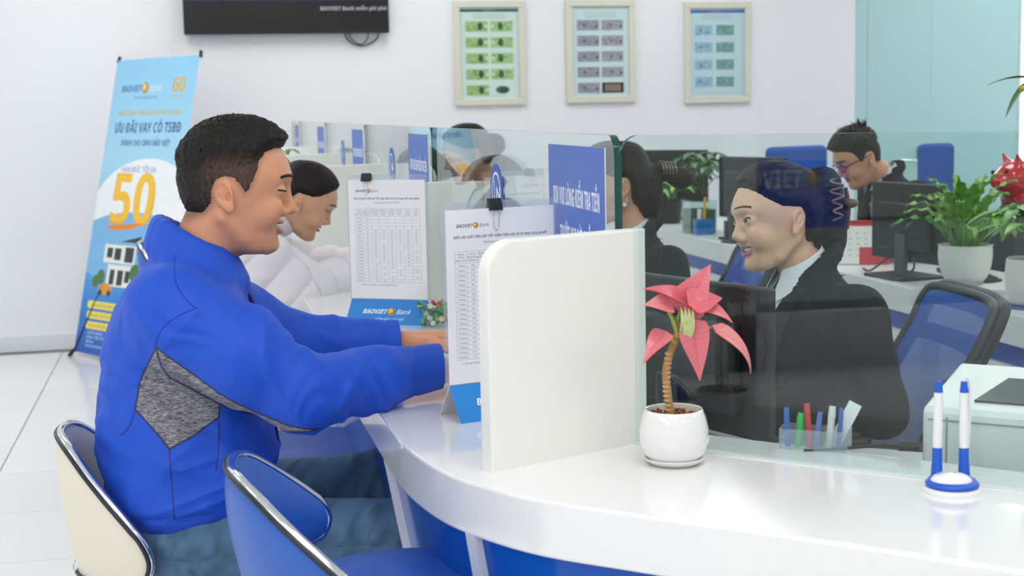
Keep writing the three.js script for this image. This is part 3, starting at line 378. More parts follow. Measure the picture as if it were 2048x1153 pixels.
// ---------- office chairs ----------
const weave = dataTex(64, (u, v, i, j) => { const a = (i % 8 < 5) || ((j + (i >> 3 & 1) * 4) % 8 < 4); const k = a ? 255 : 0; return [k, k, k]; }, false); weave.repeat.set(36, 36);
const meshBlue = mat('#1f66cf', .6, { alphaMap: weave, alphaTest: .5, side: THREE.DoubleSide });
function meshChair(label, pos, turn) {
  const t = thing('office_chair', label, 'office chair', pos, turn, 'mesh office chairs');
  const W = .215, y0 = .5, y1 = .985, bend = (y) => -.245 - .10 * sstep(.55, 1.0, y) + .05 * Math.cos((y - .62) * 6), cur = (z) => .04 * (z / W) * (z / W);
  const pr = (z, y) => V(bend(y) + cur(z), y, z), hw = (y) => W - .05 * sstep(.72, .5, y), rim = [];
  for (let i = 0; i <= 12; i++) { const y = y0 + (y1 - .03 - y0) * i / 12; rim.push(pr(-hw(y), y)); } rim.push(pr(-W + .012, y1 - .008)); for (let i = 0; i <= 6; i++) rim.push(pr(-W + .035 + (2 * W - .07) * i / 6, y1)); rim.push(pr(W - .012, y1 - .008)); for (let i = 12; i >= 0; i--) { const y = y0 + (y1 - .03 - y0) * i / 12; rim.push(pr(hw(y), y)); } for (let i = 1; i < 5; i++) rim.push(pr(hw(y0) - 2 * hw(y0) * i / 5, y0 - .01));
  const bf = obj('back_frame', tube(rim, .011, 200, 8, true), M.darkGrey, t);
  obj('rear_frame', tube(rim.slice(0, 36).map(p => V(p.x - .02, p.y, p.z)), .014, 160, 8, false), M.black, t);
  const P = [], I = [], U = [], n = 18; for (let i = 0; i <= n; i++) for (let j = 0; j <= n; j++) { const y = y0 + (y1 - y0) * i / n, h2 = hw(y), z = -h2 + 2 * h2 * j / n, q = pr(z, y); P.push(q.x + .004, q.y, q.z); U.push(j / n * .46, i / n * .5); if (i < n && j < n) { const a = i * (n + 1) + j; I.push(a, a + 1, a + n + 1, a + 1, a + n + 2, a + n + 1); } }
  const g = new THREE.BufferGeometry(); g.setAttribute('position', new THREE.Float32BufferAttribute(P, 3)); g.setAttribute('uv', new THREE.Float32BufferAttribute(U, 2)); g.setIndex(I); g.computeVertexNormals(); obj('back_mesh', g, meshBlue, bf);
  const band = (y, h, w) => { const bp = [], bi = []; for (let j = 0; j <= 12; j++) { const z = -w + 2 * w * j / 12; for (const yy of [y, y + h]) { const q = pr(z, yy); bp.push(q.x - .006, q.y, q.z); } if (j < 12) { const a = j * 2; bi.push(a, a + 1, a + 2, a + 1, a + 3, a + 2); } } const q = new THREE.BufferGeometry(); q.setAttribute('position', new THREE.Float32BufferAttribute(bp, 3)); q.setIndex(bi); q.computeVertexNormals(); return q; };
  obj('mesh_backing', band(.87, .035, W - .01), mat('#1b56b4', .6, { side: THREE.DoubleSide }), t); obj('mesh_backing', band(.945, .035, W - .01), mat('#1b56b4', .6, { side: THREE.DoubleSide }), t);
  obj('spine', tube([[-.32, .8, 0], [-.33, .6, 0], [-.28, .42, 0], [-.1, .38, 0]], .022, 24, 8), M.black, t);
  obj('seat', box(.46, .07, .46, -.01, .44, 0, .03), mat('#1f4f9e', .8), t);
  for (const s of [-1, 1]) obj('armrest', merge([box(.2, .03, .05, .06, .63, s * .26, .012), bar([.0, .42, s * .24], [.02, .62, s * .26], .014)]), M.black, t);
  obj('gas_lift', cyl(.025, .025, .3, 0, .25, 0), M.black, t);
  const legs = []; for (let k = 0; k < 5; k++) { const a = k * 1.2566; legs.push(bar([0, .1, 0], [Math.cos(a) * .28, .07, Math.sin(a) * .28], .018), new THREE.SphereGeometry(.03, 12, 8).translate(Math.cos(a) * .28, .03, Math.sin(a) * .28)); } obj('star_base', merge(legs), M.black, t);
  return t;
}
meshChair('blue mesh office chair behind the smiling teller', [1.265, 0, -2.86], Math.PI - .19);
meshChair('blue mesh office chair of the teller with the tied ponytail', [1.27, 0, -4.0], Math.PI - .15);
function padChair(label, pos, turn, w) {
  const t = thing('padded_chair', label, 'office chair', pos, turn, 'blue padded chairs');
  obj('backrest', box(.07, .62, w, -.25, .86, 0, .034), mat('#1f56b2', .75), t); obj('seat', box(.46, .09, .46, 0, .46, 0, .035), mat('#1f56b2', .75), t); obj('spine', bar([-.27, .7, 0], [-.15, .4, 0], .025), M.black, t); obj('gas_lift', cyl(.03, .03, .38, 0, .24, 0), M.black, t);
  const legs = []; for (let k = 0; k < 5; k++) { const a = k * 1.2566; legs.push(bar([0, .1, 0], [Math.cos(a) * .28, .06, Math.sin(a) * .28], .02), new THREE.SphereGeometry(.03, 12, 8).translate(Math.cos(a) * .28, .03, Math.sin(a) * .28)); } obj('star_base', merge(legs), M.black, t);
}
padChair('wide blue padded chair back against the white wall', [3.2, 0, -7.74], Math.PI / 2 + .3, .42);
padChair('smaller blue padded chair in front of the teal glass', [3.96, 0, -7.57], Math.PI / 2 + .25, .24);

// ---------- desks ----------
function deskUnit(label, z0, z1, xf, xb) {
  const t = thing('back_desk', label, 'desk', [0, 0, 0], 0, 'white desks with blue bands'), L = z1 - z0, zc = (z0 + z1) / 2;
  obj('desk_top', box(xb - xf, .095, L, (xb + xf) / 2, .7025, zc, .004), M.desk, t);
  obj('blue_band', box(.02, .075, L - .03, xf + .06, .618, zc), M.blueStrip, t);
  obj('front_board', box(.03, .58, L - .02, xf + .045, .29, zc, .004), M.desk, t); for (const z of [z0 + .03, z1 - .03]) obj('side_board', box(xb - xf - .07, .655, .03, (xb + xf) / 2 + .03, .3275, z, .003), M.desk, t);
}
deskUnit('long white desk with a blue band behind the tellers', -8.3, -4.62, 2.45, 3.0);
deskUnit('nearer white desk unit with the fern and the pale pot', -4.43, -2.6, 2.42, 3.0);
{
  const t = thing('teller_desk', 'white teller desk behind the glass screens', 'desk'), s = shapeOf([[.75, 2.2], [1.1, 1.83], [1.7, 1.3], [2.1, 1.7], [1.5, 2.3], [1.12, 2.6], [1.08, 3.0], [1.08, 8.9], [.75, 8.9]]), g = extrude(s, .03, .003); g.rotateX(-Math.PI / 2); g.translate(0, .712, 0);
  obj('desk_top', g, mat('#c6cacd', .35), t); for (const z of [-3.1, -4.6, -6.1, -7.6, -8.8]) obj('support', box(.3, .71, .03, .92, .355, z), M.desk, t); obj('support', box(.03, .71, .4, 1.6, .355, -1.75), M.desk, t);
}
function monitor(label, pos, turn, w, h, stand, group = 'computer monitors') {
  const t = thing('monitor', label, 'monitor', pos, turn, group); // back looks along +z
  const cs = obj('casing', box(w, h, .022, 0, stand + h / 2, 0, .006), M.black, t); obj('rear_bulge', box(w * .72, h * .62, .03, 0, stand + h * .45, .02, .012), mat('#1d2023', .5), t);
  obj('screen', box(w - .02, h - .025, .002, 0, stand + h / 2 + .004, -.0115), M.blackGloss, cs);
  obj('neck', box(.06, stand + h * .35, .02, 0, (stand + h * .35) / 2, .035, .004).rotateX(-.02), mat('#4d5256', .4), t); obj('foot', box(.24, .012, .19, 0, .006, .02, .004), M.black, t);
}
monitor('black computer monitor in front of the smiling teller', [.918, .742, -2.65], -1.194, .5, .285, .045);
monitor('black computer monitor back behind the fern', [2.6, .75, -4.93], -1.42, .44, .29, .06);
monitor('dark monitor behind the smiling teller on the far desk', [2.66, .75, -6.62], -1.2, .46, .3, .1);
monitor('small dark monitor behind the ponytail of the second teller', [2.75, .75, -8.05], -.7, .42, .3, .1);
{ // keyboard near the glass, keyboard on the back desk
  const kb = (label, pos, turn, w) => { const t = thing('keyboard', label, 'keyboard', pos, turn, 'keyboards'); obj('tray', box(w, .014, .14, 0, .007, 0, .004), M.black, t); const kg = box(w / 16, .006, .017, 0, .017, 0, .0015), km = mat('#2a2d30', .5); for (let r = 0; r < 5; r++) for (let c = 0; c < 14; c++) { const k = obj('key', kg, km, t); k.position.set((c - 6.5) * w / 14.6, 0, (r - 2) * .024); } };
  kb('black keyboard on the teller desk behind the pink plant', [1.1, .742, -2.52], .6, .3); kb('black keyboard beside the fern pot', [2.8, .75, -4.85], 1.3, .4);
}
{ // white passbook printer at the right
  const t = thing('document_printer', 'white desktop document printer with a dark slot behind the glass', 'printer', [1.05, .742, -1.93], -.736);
  const pf = mat('#e6eaea', .35), D = (z) => .207 + .028 * (-z / .25), g = extrude(shapeOf([[-.25, 0], [0, 0], [0, .2], [-.008, .208], [-.24, .234], [-.25, .225]]), .46, .006, 8, 3); g.rotateY(-Math.PI / 2); g.translate(.46, 0, 0);
  obj('casing', toCreasedNormals(g, .22), pf, t);
  const sl = extrude(shapeOf([[.06, .035], [.46, .035], [.46, .16], [.085, .16]].map(p => [p[0], p[1]])), .003); sl.rotateX(-Math.PI / 2 + Math.atan2(.028, .25)); sl.translate(0, .2085, -.008); obj('slot_window', sl, mat('#2f3a3c', .08), t);
  obj('seam_line', box(.455, .002, .002, .23, .19, .001), M.grey, t); obj('seam_line', box(.002, .19, .002, .03, .1, .001), M.grey, t);
  obj('rear_tray', toCreasedNormals(extrude(shapeOf([[0, 0], [.1, 0], [.06, .035], [.05, .035]]), .2, .002), .5).rotateY(0).translate(.18, .228, -.24), pf, t); obj('control_strip', box(.06, .002, .16, 0, 0, 0).rotateZ(-.72).translate(.262, .249, -.15), mat('#4a5666', .2), t);
}
solo('power_cable', 'thin black power cable running along the counter behind the glass', 'cable', merge([tube([[.88, TOP + .004, -1.985], [.93, TOP + .006, -1.975], [.975, TOP + .012, -1.955], [1.01, TOP + .016, -1.925]], .0028, 30, 6), bar([1.005, TOP + .016, -1.928], [1.03, TOP + .017, -1.91], .0075)]), M.black);
// ---------- things on the counter ----------
function lathedPot(label, name, pos, prof, m, soil, soilR, soilY, group) { const t = thing(name, label, 'plant pot', pos, 0, group); obj('pot', lathe(prof, 56), m, t); obj('soil', lathe([[0, soilY + .006], [soilR * .6, soilY + .003], [soilR, soilY]], 28), soil, t); return t; }
const leafG = (P0, P1, w, { up = [0, 1, 0], droop = .15, fold = .25, wave = 0, heart = 0, n = 14, thick = .0012 } = {}) => {
  const A = V(...P0), B = V(...P1), d = B.clone().sub(A), L = d.length(); d.normalize(); const U0 = V(...up), S = d.clone().cross(U0).normalize(), N = S.clone().cross(d).normalize(), P = [], I = [], U = [], m = 6;
  for (let s = 0; s < 2; s++) for (let i = 0; i <= n; i++) { const t = i / n, c = A.clone().addScaledVector(d, L * t).addScaledVector(N, L * droop * 4 * t * (1 - t)); let ww = w * Math.pow(Math.sin(Math.PI * Math.pow(t, .62 - heart * .2)), .85 + .1 * heart) * (1 - .25 * t); if (i === n) ww = 0; for (let j = 0; j <= m; j++) { const v = j / m * 2 - 1, q = c.clone().addScaledVector(S, ww * v).addScaledVector(N, Math.abs(v) * ww * fold + wave * Math.sin(t * 22 + v * 2) * w * v * v + (s ? -thick : 0)).addScaledVector(d, heart * -w * .6 * v * v * (1 - t) * (1 - t)); P.push(q.x, q.y, q.z); U.push(t, (v + 1) / 2); if (i < n && j < m) { const a = s * (n + 1) * (m + 1) + i * (m + 1) + j; s ? I.push(a, a + m + 1, a + 1, a + 1, a + m + 1, a + m + 2) : I.push(a, a + 1, a + m + 1, a + 1, a + m + 2, a + m + 1); } } }
  const g = new THREE.BufferGeometry(); g.setAttribute('position', new THREE.Float32BufferAttribute(P, 3)); g.setAttribute('uv', new THREE.Float32BufferAttribute(U, 2)); g.setIndex(I); g.computeVertexNormals(); return g;
};
const leafMat = (a, b, rough = .4, seedN = 1) => new THREE.MeshPhysicalMaterial({ map: canvasTex(128, 64, (g, w, h) => { g.fillStyle = a; g.fillRect(0, 0, w, h); g.strokeStyle = b; g.lineWidth = 3; g.beginPath(); g.moveTo(0, h / 2); g.lineTo(w, h / 2); g.stroke(); g.lineWidth = 1; for (let i = 0; i < 12; i++) { g.beginPath(); g.moveTo(i * 11, h / 2); g.lineTo(i * 11 + 16, 0); g.moveTo(i * 11, h / 2); g.lineTo(i * 11 + 16, h); g.stroke(); } }), roughness: rough, transmission: .25, thickness: 0, side: THREE.DoubleSide });
const soilTex = dataTex(64, () => { const k = rnd(); return [90 + k * 90, 45 + k * 60, 20 + k * 35]; }); soilTex.repeat.set(3, 3); const soilM = new THREE.MeshPhysicalMaterial({ map: soilTex, roughness: 1, bumpMap: soilTex, bumpScale: .004 });
{ // pink plant in a white round pot
  const p = [.672, TOP, -1.975];
  const sc = thing('saucer', 'white saucer under the round white plant pot', 'saucer', p); obj('dish', lathe([[0, .003], [.034, .003], [.04, .008], [.045, .012], [.044, .015], [.039, .012], [.034, .007], [0, .006]], 48), mat('#efeae6', .25), sc); obj('stain_ring', new THREE.TorusGeometry(.0375, .0022, 6, 40).rotateX(Math.PI / 2).translate(0, .0085, 0), mat('#a06a4c', .9), sc);
  const t = thing('pink_potted_plant', 'pink-leaved arrowhead plant in a round glossy white pot', 'potted plant', [p[0], TOP + .0065, p[2]]);
  obj('pot', lathe([[0, 0], [.034, 0], [.036, .004], [.045, .014], [.0505, .032], [.0505, .05], [.046, .068], [.0425, .076], [.041, .0785], [.0395, .077], [.041, .068], [.042, .062]], 64), mat('#f4f4f4', .06, { clearcoat: 1, clearcoatRoughness: .03 }), t);
  obj('soil', lathe([[0, .069], [.02, .069], [.0425, .064]], 28), soilM, t);
  const chips = []; for (let i = 0; i < 60; i++) { const a = rnd() * 6.28, r = Math.sqrt(rnd()) * .037; chips.push(new THREE.TetrahedronGeometry(.0025 + rnd() * .003).rotateX(rnd() * 3).rotateY(rnd() * 3).translate(Math.cos(a) * r, .0695, Math.sin(a) * r)); } const ch = obj('bark_chips', merge(chips), mat('#8a4b25', .9), t); ch.userData.kind = 'stuff';
  const o = [p[0], TOP + .0065, p[2]], q = (x, y, z = -1.955) => [x - o[0], y - o[1], z - o[2] - .02];
  obj('stem', tube([q(.667, .95), q(.663, .99), q(.66, 1.015), q(.667, 1.045), q(.676, 1.065), q(.682, 1.09)], .0058, 24, 8), mat('#a98555', .8), t);
  const nodes = []; for (let i = 0; i < 14; i++) { const k = i / 13; nodes.push(new THREE.SphereGeometry(.0066, 8, 6).scale(1, .45, 1).translate(...q(.666 - .005 * Math.sin(k * 3), .955 + k * .09))); } obj('stem_nodes', merge(nodes), mat('#c9a878', .8), t);
  const pet = [[[.68, 1.07], [.684, 1.1], [.692, 1.128]], [[.678, 1.07], [.668, 1.1], [.655, 1.122]], [[.676, 1.068], [.672, 1.09], [.66, 1.112]], [[.68, 1.07], [.69, 1.09], [.703, 1.125]], [[.681, 1.07], [.695, 1.095], [.706, 1.117]], [[.674, 1.06], [.664, 1.068], [.651, 1.07]], [[.684, 1.075], [.69, 1.084], [.694, 1.08]], [[.682, 1.066], [.703, 1.08], [.73, 1.08]]];
  pet.forEach((c, i) => obj('petiole', tube(c.map(a => q(a[0], a[1], -1.955 + ((i % 3) - 1) * .008)), .0022, 14, 6), mat('#9bb544', .5), t));
  for (let i = 0; i < 4; i++) obj('new_shoot', leafG(q(.679 + i * .003, 1.065, -1.94), q(.676 + i * .006, 1.118, -1.935), .005, { up: [0, 0, 1], fold: .6 }), mat('#cdd79a', .5), t);
  const pk = leafMat('#f58c96', '#ea6c80', .35), pk2 = leafMat('#f27c8a', '#e05f76', .35), pk3 = leafMat('#f7a2a6', '#ee8490', .4);
  [[[.692, 1.118], [.724, 1.174], .024, [-.35, .1, 1], .05, pk], [[.682, 1.122], [.619, 1.144], .015, [0, .8, .6], .12, pk2], [[.657, 1.12], [.617, 1.122], .014, [0, .5, .9], .1, pk3], [[.7, 1.12], [.742, 1.124], .019, [-.1, .7, .75], .06, pk2], [[.7, 1.116], [.755, 1.088], .016, [0, .8, .65], .14, pk], [[.653, 1.072], [.616, 1.036], .014, [-.3, .7, .7], .16, pk], [[.694, 1.082], [.707, 1.004], .020, [.1, 0, 1], .05, pk], [[.728, 1.08], [.782, 1.01], .011, [.3, .6, .75], .2, pk3]].forEach(([a, b, w, up, dr, m], i) => obj('leaf', leafG(q(a[0], a[1], -1.95 + (i % 4) * .006), q(b[0], b[1], -1.94 + (i % 3) * .008), w * 1.25, { up, droop: dr, fold: .22, heart: 1 }), m, t));
}
{ // pen stand with two tethered pens
  const t = thing('pen_stand', 'white and blue desk pen stand holding two white pens', 'pen stand', [.972, TOP, -1.715], -.35), bl = mat('#1f5fd0', .35), wh = mat('#f2f2f4', .35);
  obj('base', lathe([[0, 0], [.037, 0], [.039, .003], [.038, .009], [.034, .012], [0, .012]], 48), wh, t); obj('base_ring', lathe([[0, .012], [.034, .012], [.035, .016], [.031, .021], [0, .021]], 48), bl, t);
  const badge = canvasTex(256, 128, (g, w, h) => { g.fillStyle = '#f3f3f5'; g.fillRect(0, 0, w, h); logo(g, 40, 70, 180, '#3b5f9e', '#c9a050'); });
  const dome = new THREE.SphereGeometry(.027, 32, 12, 0, 6.283, 0, Math.PI / 2).scale(1, .45, .85); { const P = dome.attributes.position, U = dome.attributes.uv; for (let i = 0; i < P.count; i++) U.setXY(i, .5 + P.getX(i) / .056, .5 - P.getZ(i) / .05); } obj('badge', dome.translate(-.002, .02, .006), new THREE.MeshPhysicalMaterial({ map: badge, roughness: .3 }), t);
  for (const s of [-1, 1]) obj('socket', merge([bar([s * .018, .012, -.014], [s * .0175, .038, -.016], .0085, 16, .0072), bar([s * .0175, .038, -.016], [s * .0172, .06, -.017], .0068, 16, .0065)]), bl, t);
  for (const s of [-1, 1]) { const k = thing('ballpoint_pen', s < 0 ? 'left white pen with a blue tip in the pen stand' : 'right white pen with a blue tip and cord in the pen stand', 'pen', [.972, TOP, -1.715], -.35, 'pens of the pen stand'); obj('barrel', bar([s * .0172, .058, -.017], [s * .0165, .135, -.018], .0062, 16, .006), wh, k); obj('tip', bar([s * .0165, .135, -.018], [s * .0163, .15, -.0182], .0058, 16, .0042), bl, k); if (s > 0) obj('cord', tube([[.0165, .148, -.018], [.019, .158, -.018], [.023, .152, -.019], [.0245, .12, -.02], [.024, .08, -.02], [.02, .03, -.018]], .002, 30, 6), wh, k); }
}
{ // acrylic pen cup with pens behind the glass
  const c = [.905, TOP, -2.0], t = thing('pen_cup', 'clear acrylic pen cup behind the glass screen', 'pen cup', c, -.6);
  obj('cup_wall', merge([box(.1, .035, .002, 0, .0175, .022), box(.1, .035, .002, 0, .0175, -.022), box(.002, .035, .044, -.05, .0175, 0), box(.002, .035, .044, .05, .0175, 0)]), M.acrylic, t); obj('cup_floor', box(.1, .003, .044, 0, .0015, 0), M.acrylic, t);
  [['#3a6fd0', -.042, .062, -.06, .0042, 'blue pen at the left of the acrylic cup'], ['#2fbf55', -.026, .055, .05, .0055, 'green highlighter in the acrylic cup'], ['#d63a3a', -.008, .07, -.1, .0045, 'red capped pen in the acrylic cup'], ['#6d7fd0', .0, .058, .1, .004, 'violet-blue pen in the middle of the acrylic cup'], ['#e8e6e2', .02, .068, .06, .0055, 'white correction pen in the acrylic cup'], ['#4d6fc0', .034, .066, .05, .0035, 'slim clear blue pen in the acrylic cup']].forEach(([col, x, h, lean, r, lab]) => { const k = thing('pen', lab, 'pen', c, -.6, 'pens in the acrylic cup'); const a = [x, .004, 0], b = [x + lean * h, h, -.008]; obj('barrel', bar(a, [x + lean * h * .75, h * .75, -.006], r, 12), mat(col, .3), k); obj('cap', bar([x + lean * h * .75, h * .75, -.006], b, r * 1.12, 12, r * .9), mat(col, .25), k); });
  const ru = solo('paper_strip', 'folded white paper strip leaning in the acrylic cup', 'paper', box(.02, .075, .0015).rotateZ(-.45).rotateY(-.6).translate(.945, TOP + .04, -1.985), M.paper);
  solo('price_tag', 'small white printed tag beside the pink plant pot', 'tag', box(.022, .03, .001).rotateZ(-.5).rotateY(-.3).translate(.735, TOP + .018, -2.035), M.paper);
}
{ // candy bowl
  const c = [.575, TOP, -3.45], t = thing('glass_bowl', 'small cut glass bowl full of wrapped candies', 'bowl', c);
  obj('bowl', lathe([[0, .002], [.024, .002], [.03, .008], [.044, .03], [.05, .05], [.0485, .05], [.042, .031], [.028, .011], [0, .006]], 36), new THREE.MeshPhysicalMaterial({ color: hex('#eef6f4'), roughness: .02, transmission: 1, thickness: 0 }), t);
  const candyName = ['emerald green', 'leaf green', 'pale grey', 'red', 'lime green', 'dark teal', 'cream', 'mid green', 'yellow-green', 'white', 'deep green', 'crimson'], cols = ['#1d8a5a', '#2fae62', '#c9c9b8', '#d83a44', '#7ed348', '#18806e', '#e8d9a0', '#2a9a50', '#b8e070', '#f0f0f0', '#255a48', '#c43848'];
  for (let i = 0; i < 22; i++) { const a = i * 2.4, r = .008 + .03 * Math.sqrt((i % 11) / 11), lv = i < 11 ? .022 : .047; const k = thing('wrapped_candy', candyName[i % 12] + (i < 11 ? ' wrapped candy low in the glass bowl' : ' wrapped candy on top in the glass bowl'), 'candy', [c[0] + Math.cos(a) * r * (i < 11 ? .7 : 1), TOP + lv + rnd() * .006, c[2] + Math.sin(a) * r * (i < 11 ? .7 : 1)], rnd() * 6, 'candies in the glass bowl'); const m = mat(cols[i % cols.length], .2, { clearcoat: .8 }); obj('sweet', new THREE.SphereGeometry(.008, 10, 8).scale(1.5, .8, 1), m, k); obj('wrapper_twist', merge([new THREE.ConeGeometry(.008, .014, 6).rotateZ(Math.PI / 2).translate(.017, 0, 0), new THREE.ConeGeometry(.008, .014, 6).rotateZ(-Math.PI / 2).translate(-.017, 0, 0)]), m, k); k.rotation.z = (rnd() - .5) * 1.2; }
}
// ---------- things on the back desks ----------
const stalkD = mat('#4a6b35', .6), stalkL = mat('#7d9a45', .6);
const green = [leafMat('#76b83c', '#a6d368', .35), leafMat('#5ea432', '#92c556', .35), leafMat('#8cc94c', '#bfe07c', .35)], dgreen = [leafMat('#3c7c3a', '#5f9c4e', .35), leafMat('#2f6a34', '#4f8c46', .35), leafMat('#4d9045', '#76b062', .35)];
{ // bird's nest fern
  const t = thing('bird_nest_fern', 'bright green fern in a dimpled white ceramic pot', 'potted plant', [2.62, .757, -4.56]);
  const pot = lathe([[0, 0], [.058, 0], [.06, .012], [.062, .018], [.075, .035], [.087, .07], [.092, .11], [.09, .14], [.094, .145], [.088, .147], [.085, .13], [.084, .12]], 72); { const P = pot.attributes.position; for (let i = 0; i < P.count; i++) { const x = P.getX(i), y = P.getY(i), z = P.getZ(i), r = Math.hypot(x, z); if (y > .02 && y < .138 && r > .06) { const a = Math.atan2(z, x), k = 1 + .018 * Math.cos(a * 16 + Math.floor(y / .018) * Math.PI) * Math.sin(y / .018 * Math.PI); P.setXYZ(i, x * k, y, z * k); } } pot.computeVertexNormals(); }
  obj('pot', pot, mat('#e9e9e4', .3), t); obj('soil', lathe([[0, .125], [.085, .122]], 24), soilM, t);
  for (let i = 0; i < 30; i++) { const a = i * 2.39996, k = i / 30, tilt = .25 + 1.0 * k, L = .25 - .04 * k + rnd() * .04, h = .125 + L * Math.cos(tilt) * 1.05, r = L * Math.sin(tilt); const b0 = [Math.cos(a) * .012, .12, Math.sin(a) * .012], mid = [Math.cos(a) * r * .42, .12 + (h - .12) * .62, Math.sin(a) * r * .42]; obj('leaf', merge([leafG(b0, mid, .008, { up: [Math.cos(a), .4, Math.sin(a)], fold: .5, droop: .05, n: 6 }), leafG([mid[0] * .9, mid[1] - .008, mid[2] * .9], [Math.cos(a) * r * 1.25, h - .03 * k, Math.sin(a) * r * 1.25], .03, { up: [Math.cos(a) * .3, 1, Math.sin(a) * .3], droop: .1 + .15 * k, fold: .15, wave: .22, n: 20 })]), green[i % 3], t); }
  const co = solo('coaster', 'blue round coaster under the fern pot', 'coaster', lathe([[0, .0], [.085, .0], [.086, .003], [.085, .006], [0, .006]], 40).translate(2.61, .7505, -4.555), mat('#3b68b8', .6));
  const t2 = thing('potted_plant', 'plain pale pot with broad palmate leaves at the right edge', 'potted plant', [2.56, .757, -4.06]);
  obj('pot', lathe([[0, 0], [.05, 0], [.062, .01], [.075, .05], [.078, .1], [.074, .145], [.07, .15], [.068, .14]], 48), mat('#eceae6', .3), t2); obj('soil', lathe([[0, .13], [.068, .128]], 24), soilM, t2);
  solo('coaster', 'blue round coaster under the plain pale pot', 'coaster', lathe([[0, .0], [.08, .0], [.081, .003], [.08, .006], [0, .006]], 40).translate(2.56, .7505, -4.06), mat('#3b68b8', .6));
  palmate(t2, [0, .14, 0], 9, .16, .11, green, .18);
}
function palmate(t, o, n, spread, len, mats, rise, fingers = 6) {
  for (let i = 0; i < n; i++) { const a = i * 2.39996 + .5, k = .25 + .75 * (i / n), h = o[1] + rise * (1.15 - .75 * k) + rnd() * .03, c = [o[0] + Math.cos(a) * spread * k, h, o[2] + Math.sin(a) * spread * k]; obj('stalk', tube([[o[0], o[1] - .01, o[2]], [o[0] + (c[0] - o[0]) * .35, o[1] + (h - o[1]) * .7, o[2] + (c[2] - o[2]) * .35], c], .0025, 10, 5), mats === dgreen ? stalkD : stalkL, t); const rot = rnd() * 6; for (let f = 0; f < fingers; f++) { const b = rot + f * 6.283 / fingers; obj('leaf', leafG(c, [c[0] + Math.cos(b) * len, c[1] - .02 - rnd() * len * .35, c[2] + Math.sin(b) * len], len * .2, { droop: .08, fold: .15, n: 7 }), mats[(i + f) % 3], t); } }
}
{ // big plant hanging into the top right corner
  const t = thing('tall_plant', 'tall dark green leafy plant reaching in at the upper right', 'potted plant', [2.455, .75, -3.7]);
  obj('pot', lathe([[0, 0], [.09, 0], [.11, .2], [.1, .2], [.09, .18]], 40), mat('#e5e4e0', .4), t); obj('stem', tube([[0, .15, 0], [-.02, .4, 0], [-.06, .62, .0], [-.1, .78, 0]], .008, 20, 6), mat('#54703a', .7), t);
  [[[-.1, .7, 0], [-.25, .69, -.04], .03], [[-.1, .78, 0], [-.14, .88, .02], .04], [[-.09, .72, 0], [-.2, .6, -.02], .035], [[-.09, .7, 0], [-.14, .58, .03], .035], [[-.08, .76, 0], [.04, .8, .05], .04], [[-.08, .66, 0], [.0, .58, .06], .035], [[-.06, .62, 0], [.06, .66, .03], .04]].forEach(([a, b, w], i) => obj('leaf', leafG(a, b, w, { droop: .1, fold: .2 }), dgreen[i % 3], t));
  obj('yellow_flower', new THREE.SphereGeometry(.009, 10, 8).translate(-.16, .68, .0), mat('#f0c020', .5), t);
}
{ // lush plant in a square glass jar, and a smaller plant
  const t = thing('money_plant', 'lush green plant rooted in a glass jar of water on the far desk', 'potted plant', [2.56, .75, -7.1]);
  obj('jar', merge([box(.14, .17, .003, 0, .085, .07), box(.14, .17, .003, 0, .085, -.07), box(.003, .17, .14, .07, .085, 0), box(.003, .17, .14, -.07, .085, 0)]), M.glass, t); obj('water', box(.132, .12, .132, 0, .062, 0), mat('#55684a', .15), t);
  palmate(t, [.02, .2, 0], 16, .2, .11, dgreen, .2, 6);
  const t2 = thing('small_potted_plant', 'small leafy plant in a black pot behind the second teller', 'potted plant', [2.62, .75, -7.75]); obj('pot', lathe([[0, 0], [.06, 0], [.08, .13], [.074, .13], [.07, .11]], 32), M.black, t2); palmate(t2, [0, .13, 0], 8, .12, .09, green, .1, 5);
  const t3 = thing('far_potted_plant', 'small green plant on the far counter above the woman in white', 'potted plant', [.43, TOP, -5.75]); obj('pot', lathe([[0, 0], [.045, 0], [.055, .08], [.05, .08], [.045, .07]], 28), mat('#e8e6e0', .4), t3); palmate(t3, [0, .2, 0], 8, .12, .07, dgreen, .12, 5);
  const t4 = thing('far_potted_plant', 'tiny green plant on the far counter beside a blue sign', 'potted plant', [.47, TOP, -7.3]); obj('pot', lathe([[0, 0], [.045, 0], [.055, .08], [.05, .08], [.045, .07]], 28), mat('#e8e6e0', .4), t4); palmate(t4, [0, .2, 0], 6, .1, .06, dgreen, .13, 5);
}
function phone(label, pos, turn) {
  const t = thing('desk_phone', label, 'telephone', pos, turn, 'black desk telephones');
  obj('base', toCreasedNormals(extrude(shapeOf([[0, 0], [.2, 0], [.2, .03], [.03, .13], [0, .12]]), .18, .004), .6), M.black, t); obj('screen', box(.05, .002, .08).rotateZ(-.53).translate(.06, .12, .12), mat('#3b5a7a', .2), t);
  obj('handset', tube([[.03, .15, -.02], [.09, .155, -.02], [.17, .09, -.02], [.2, .05, -.02]], .02, 24, 10), M.blackGloss, t); obj('rear_stand', box(.02, .09, .08, -.01, .045, .1), M.darkGrey, t);
  const kg = box(.012, .004, .014); for (let i = 0; i < 12; i++) { const k = obj('key', kg, M.grey, t); k.position.set(.1 + (i % 4) * .02, .094 - (i % 4) * .0118, .07 + Math.floor(i / 4) * .026); k.rotation.z = -.53; }
}
phone('black desk phone beside the red desk calendar', [2.56, .75, -5.74], -.3); phone('black desk phone left of the smiling teller', [2.58, .75, -6.75], -.3);
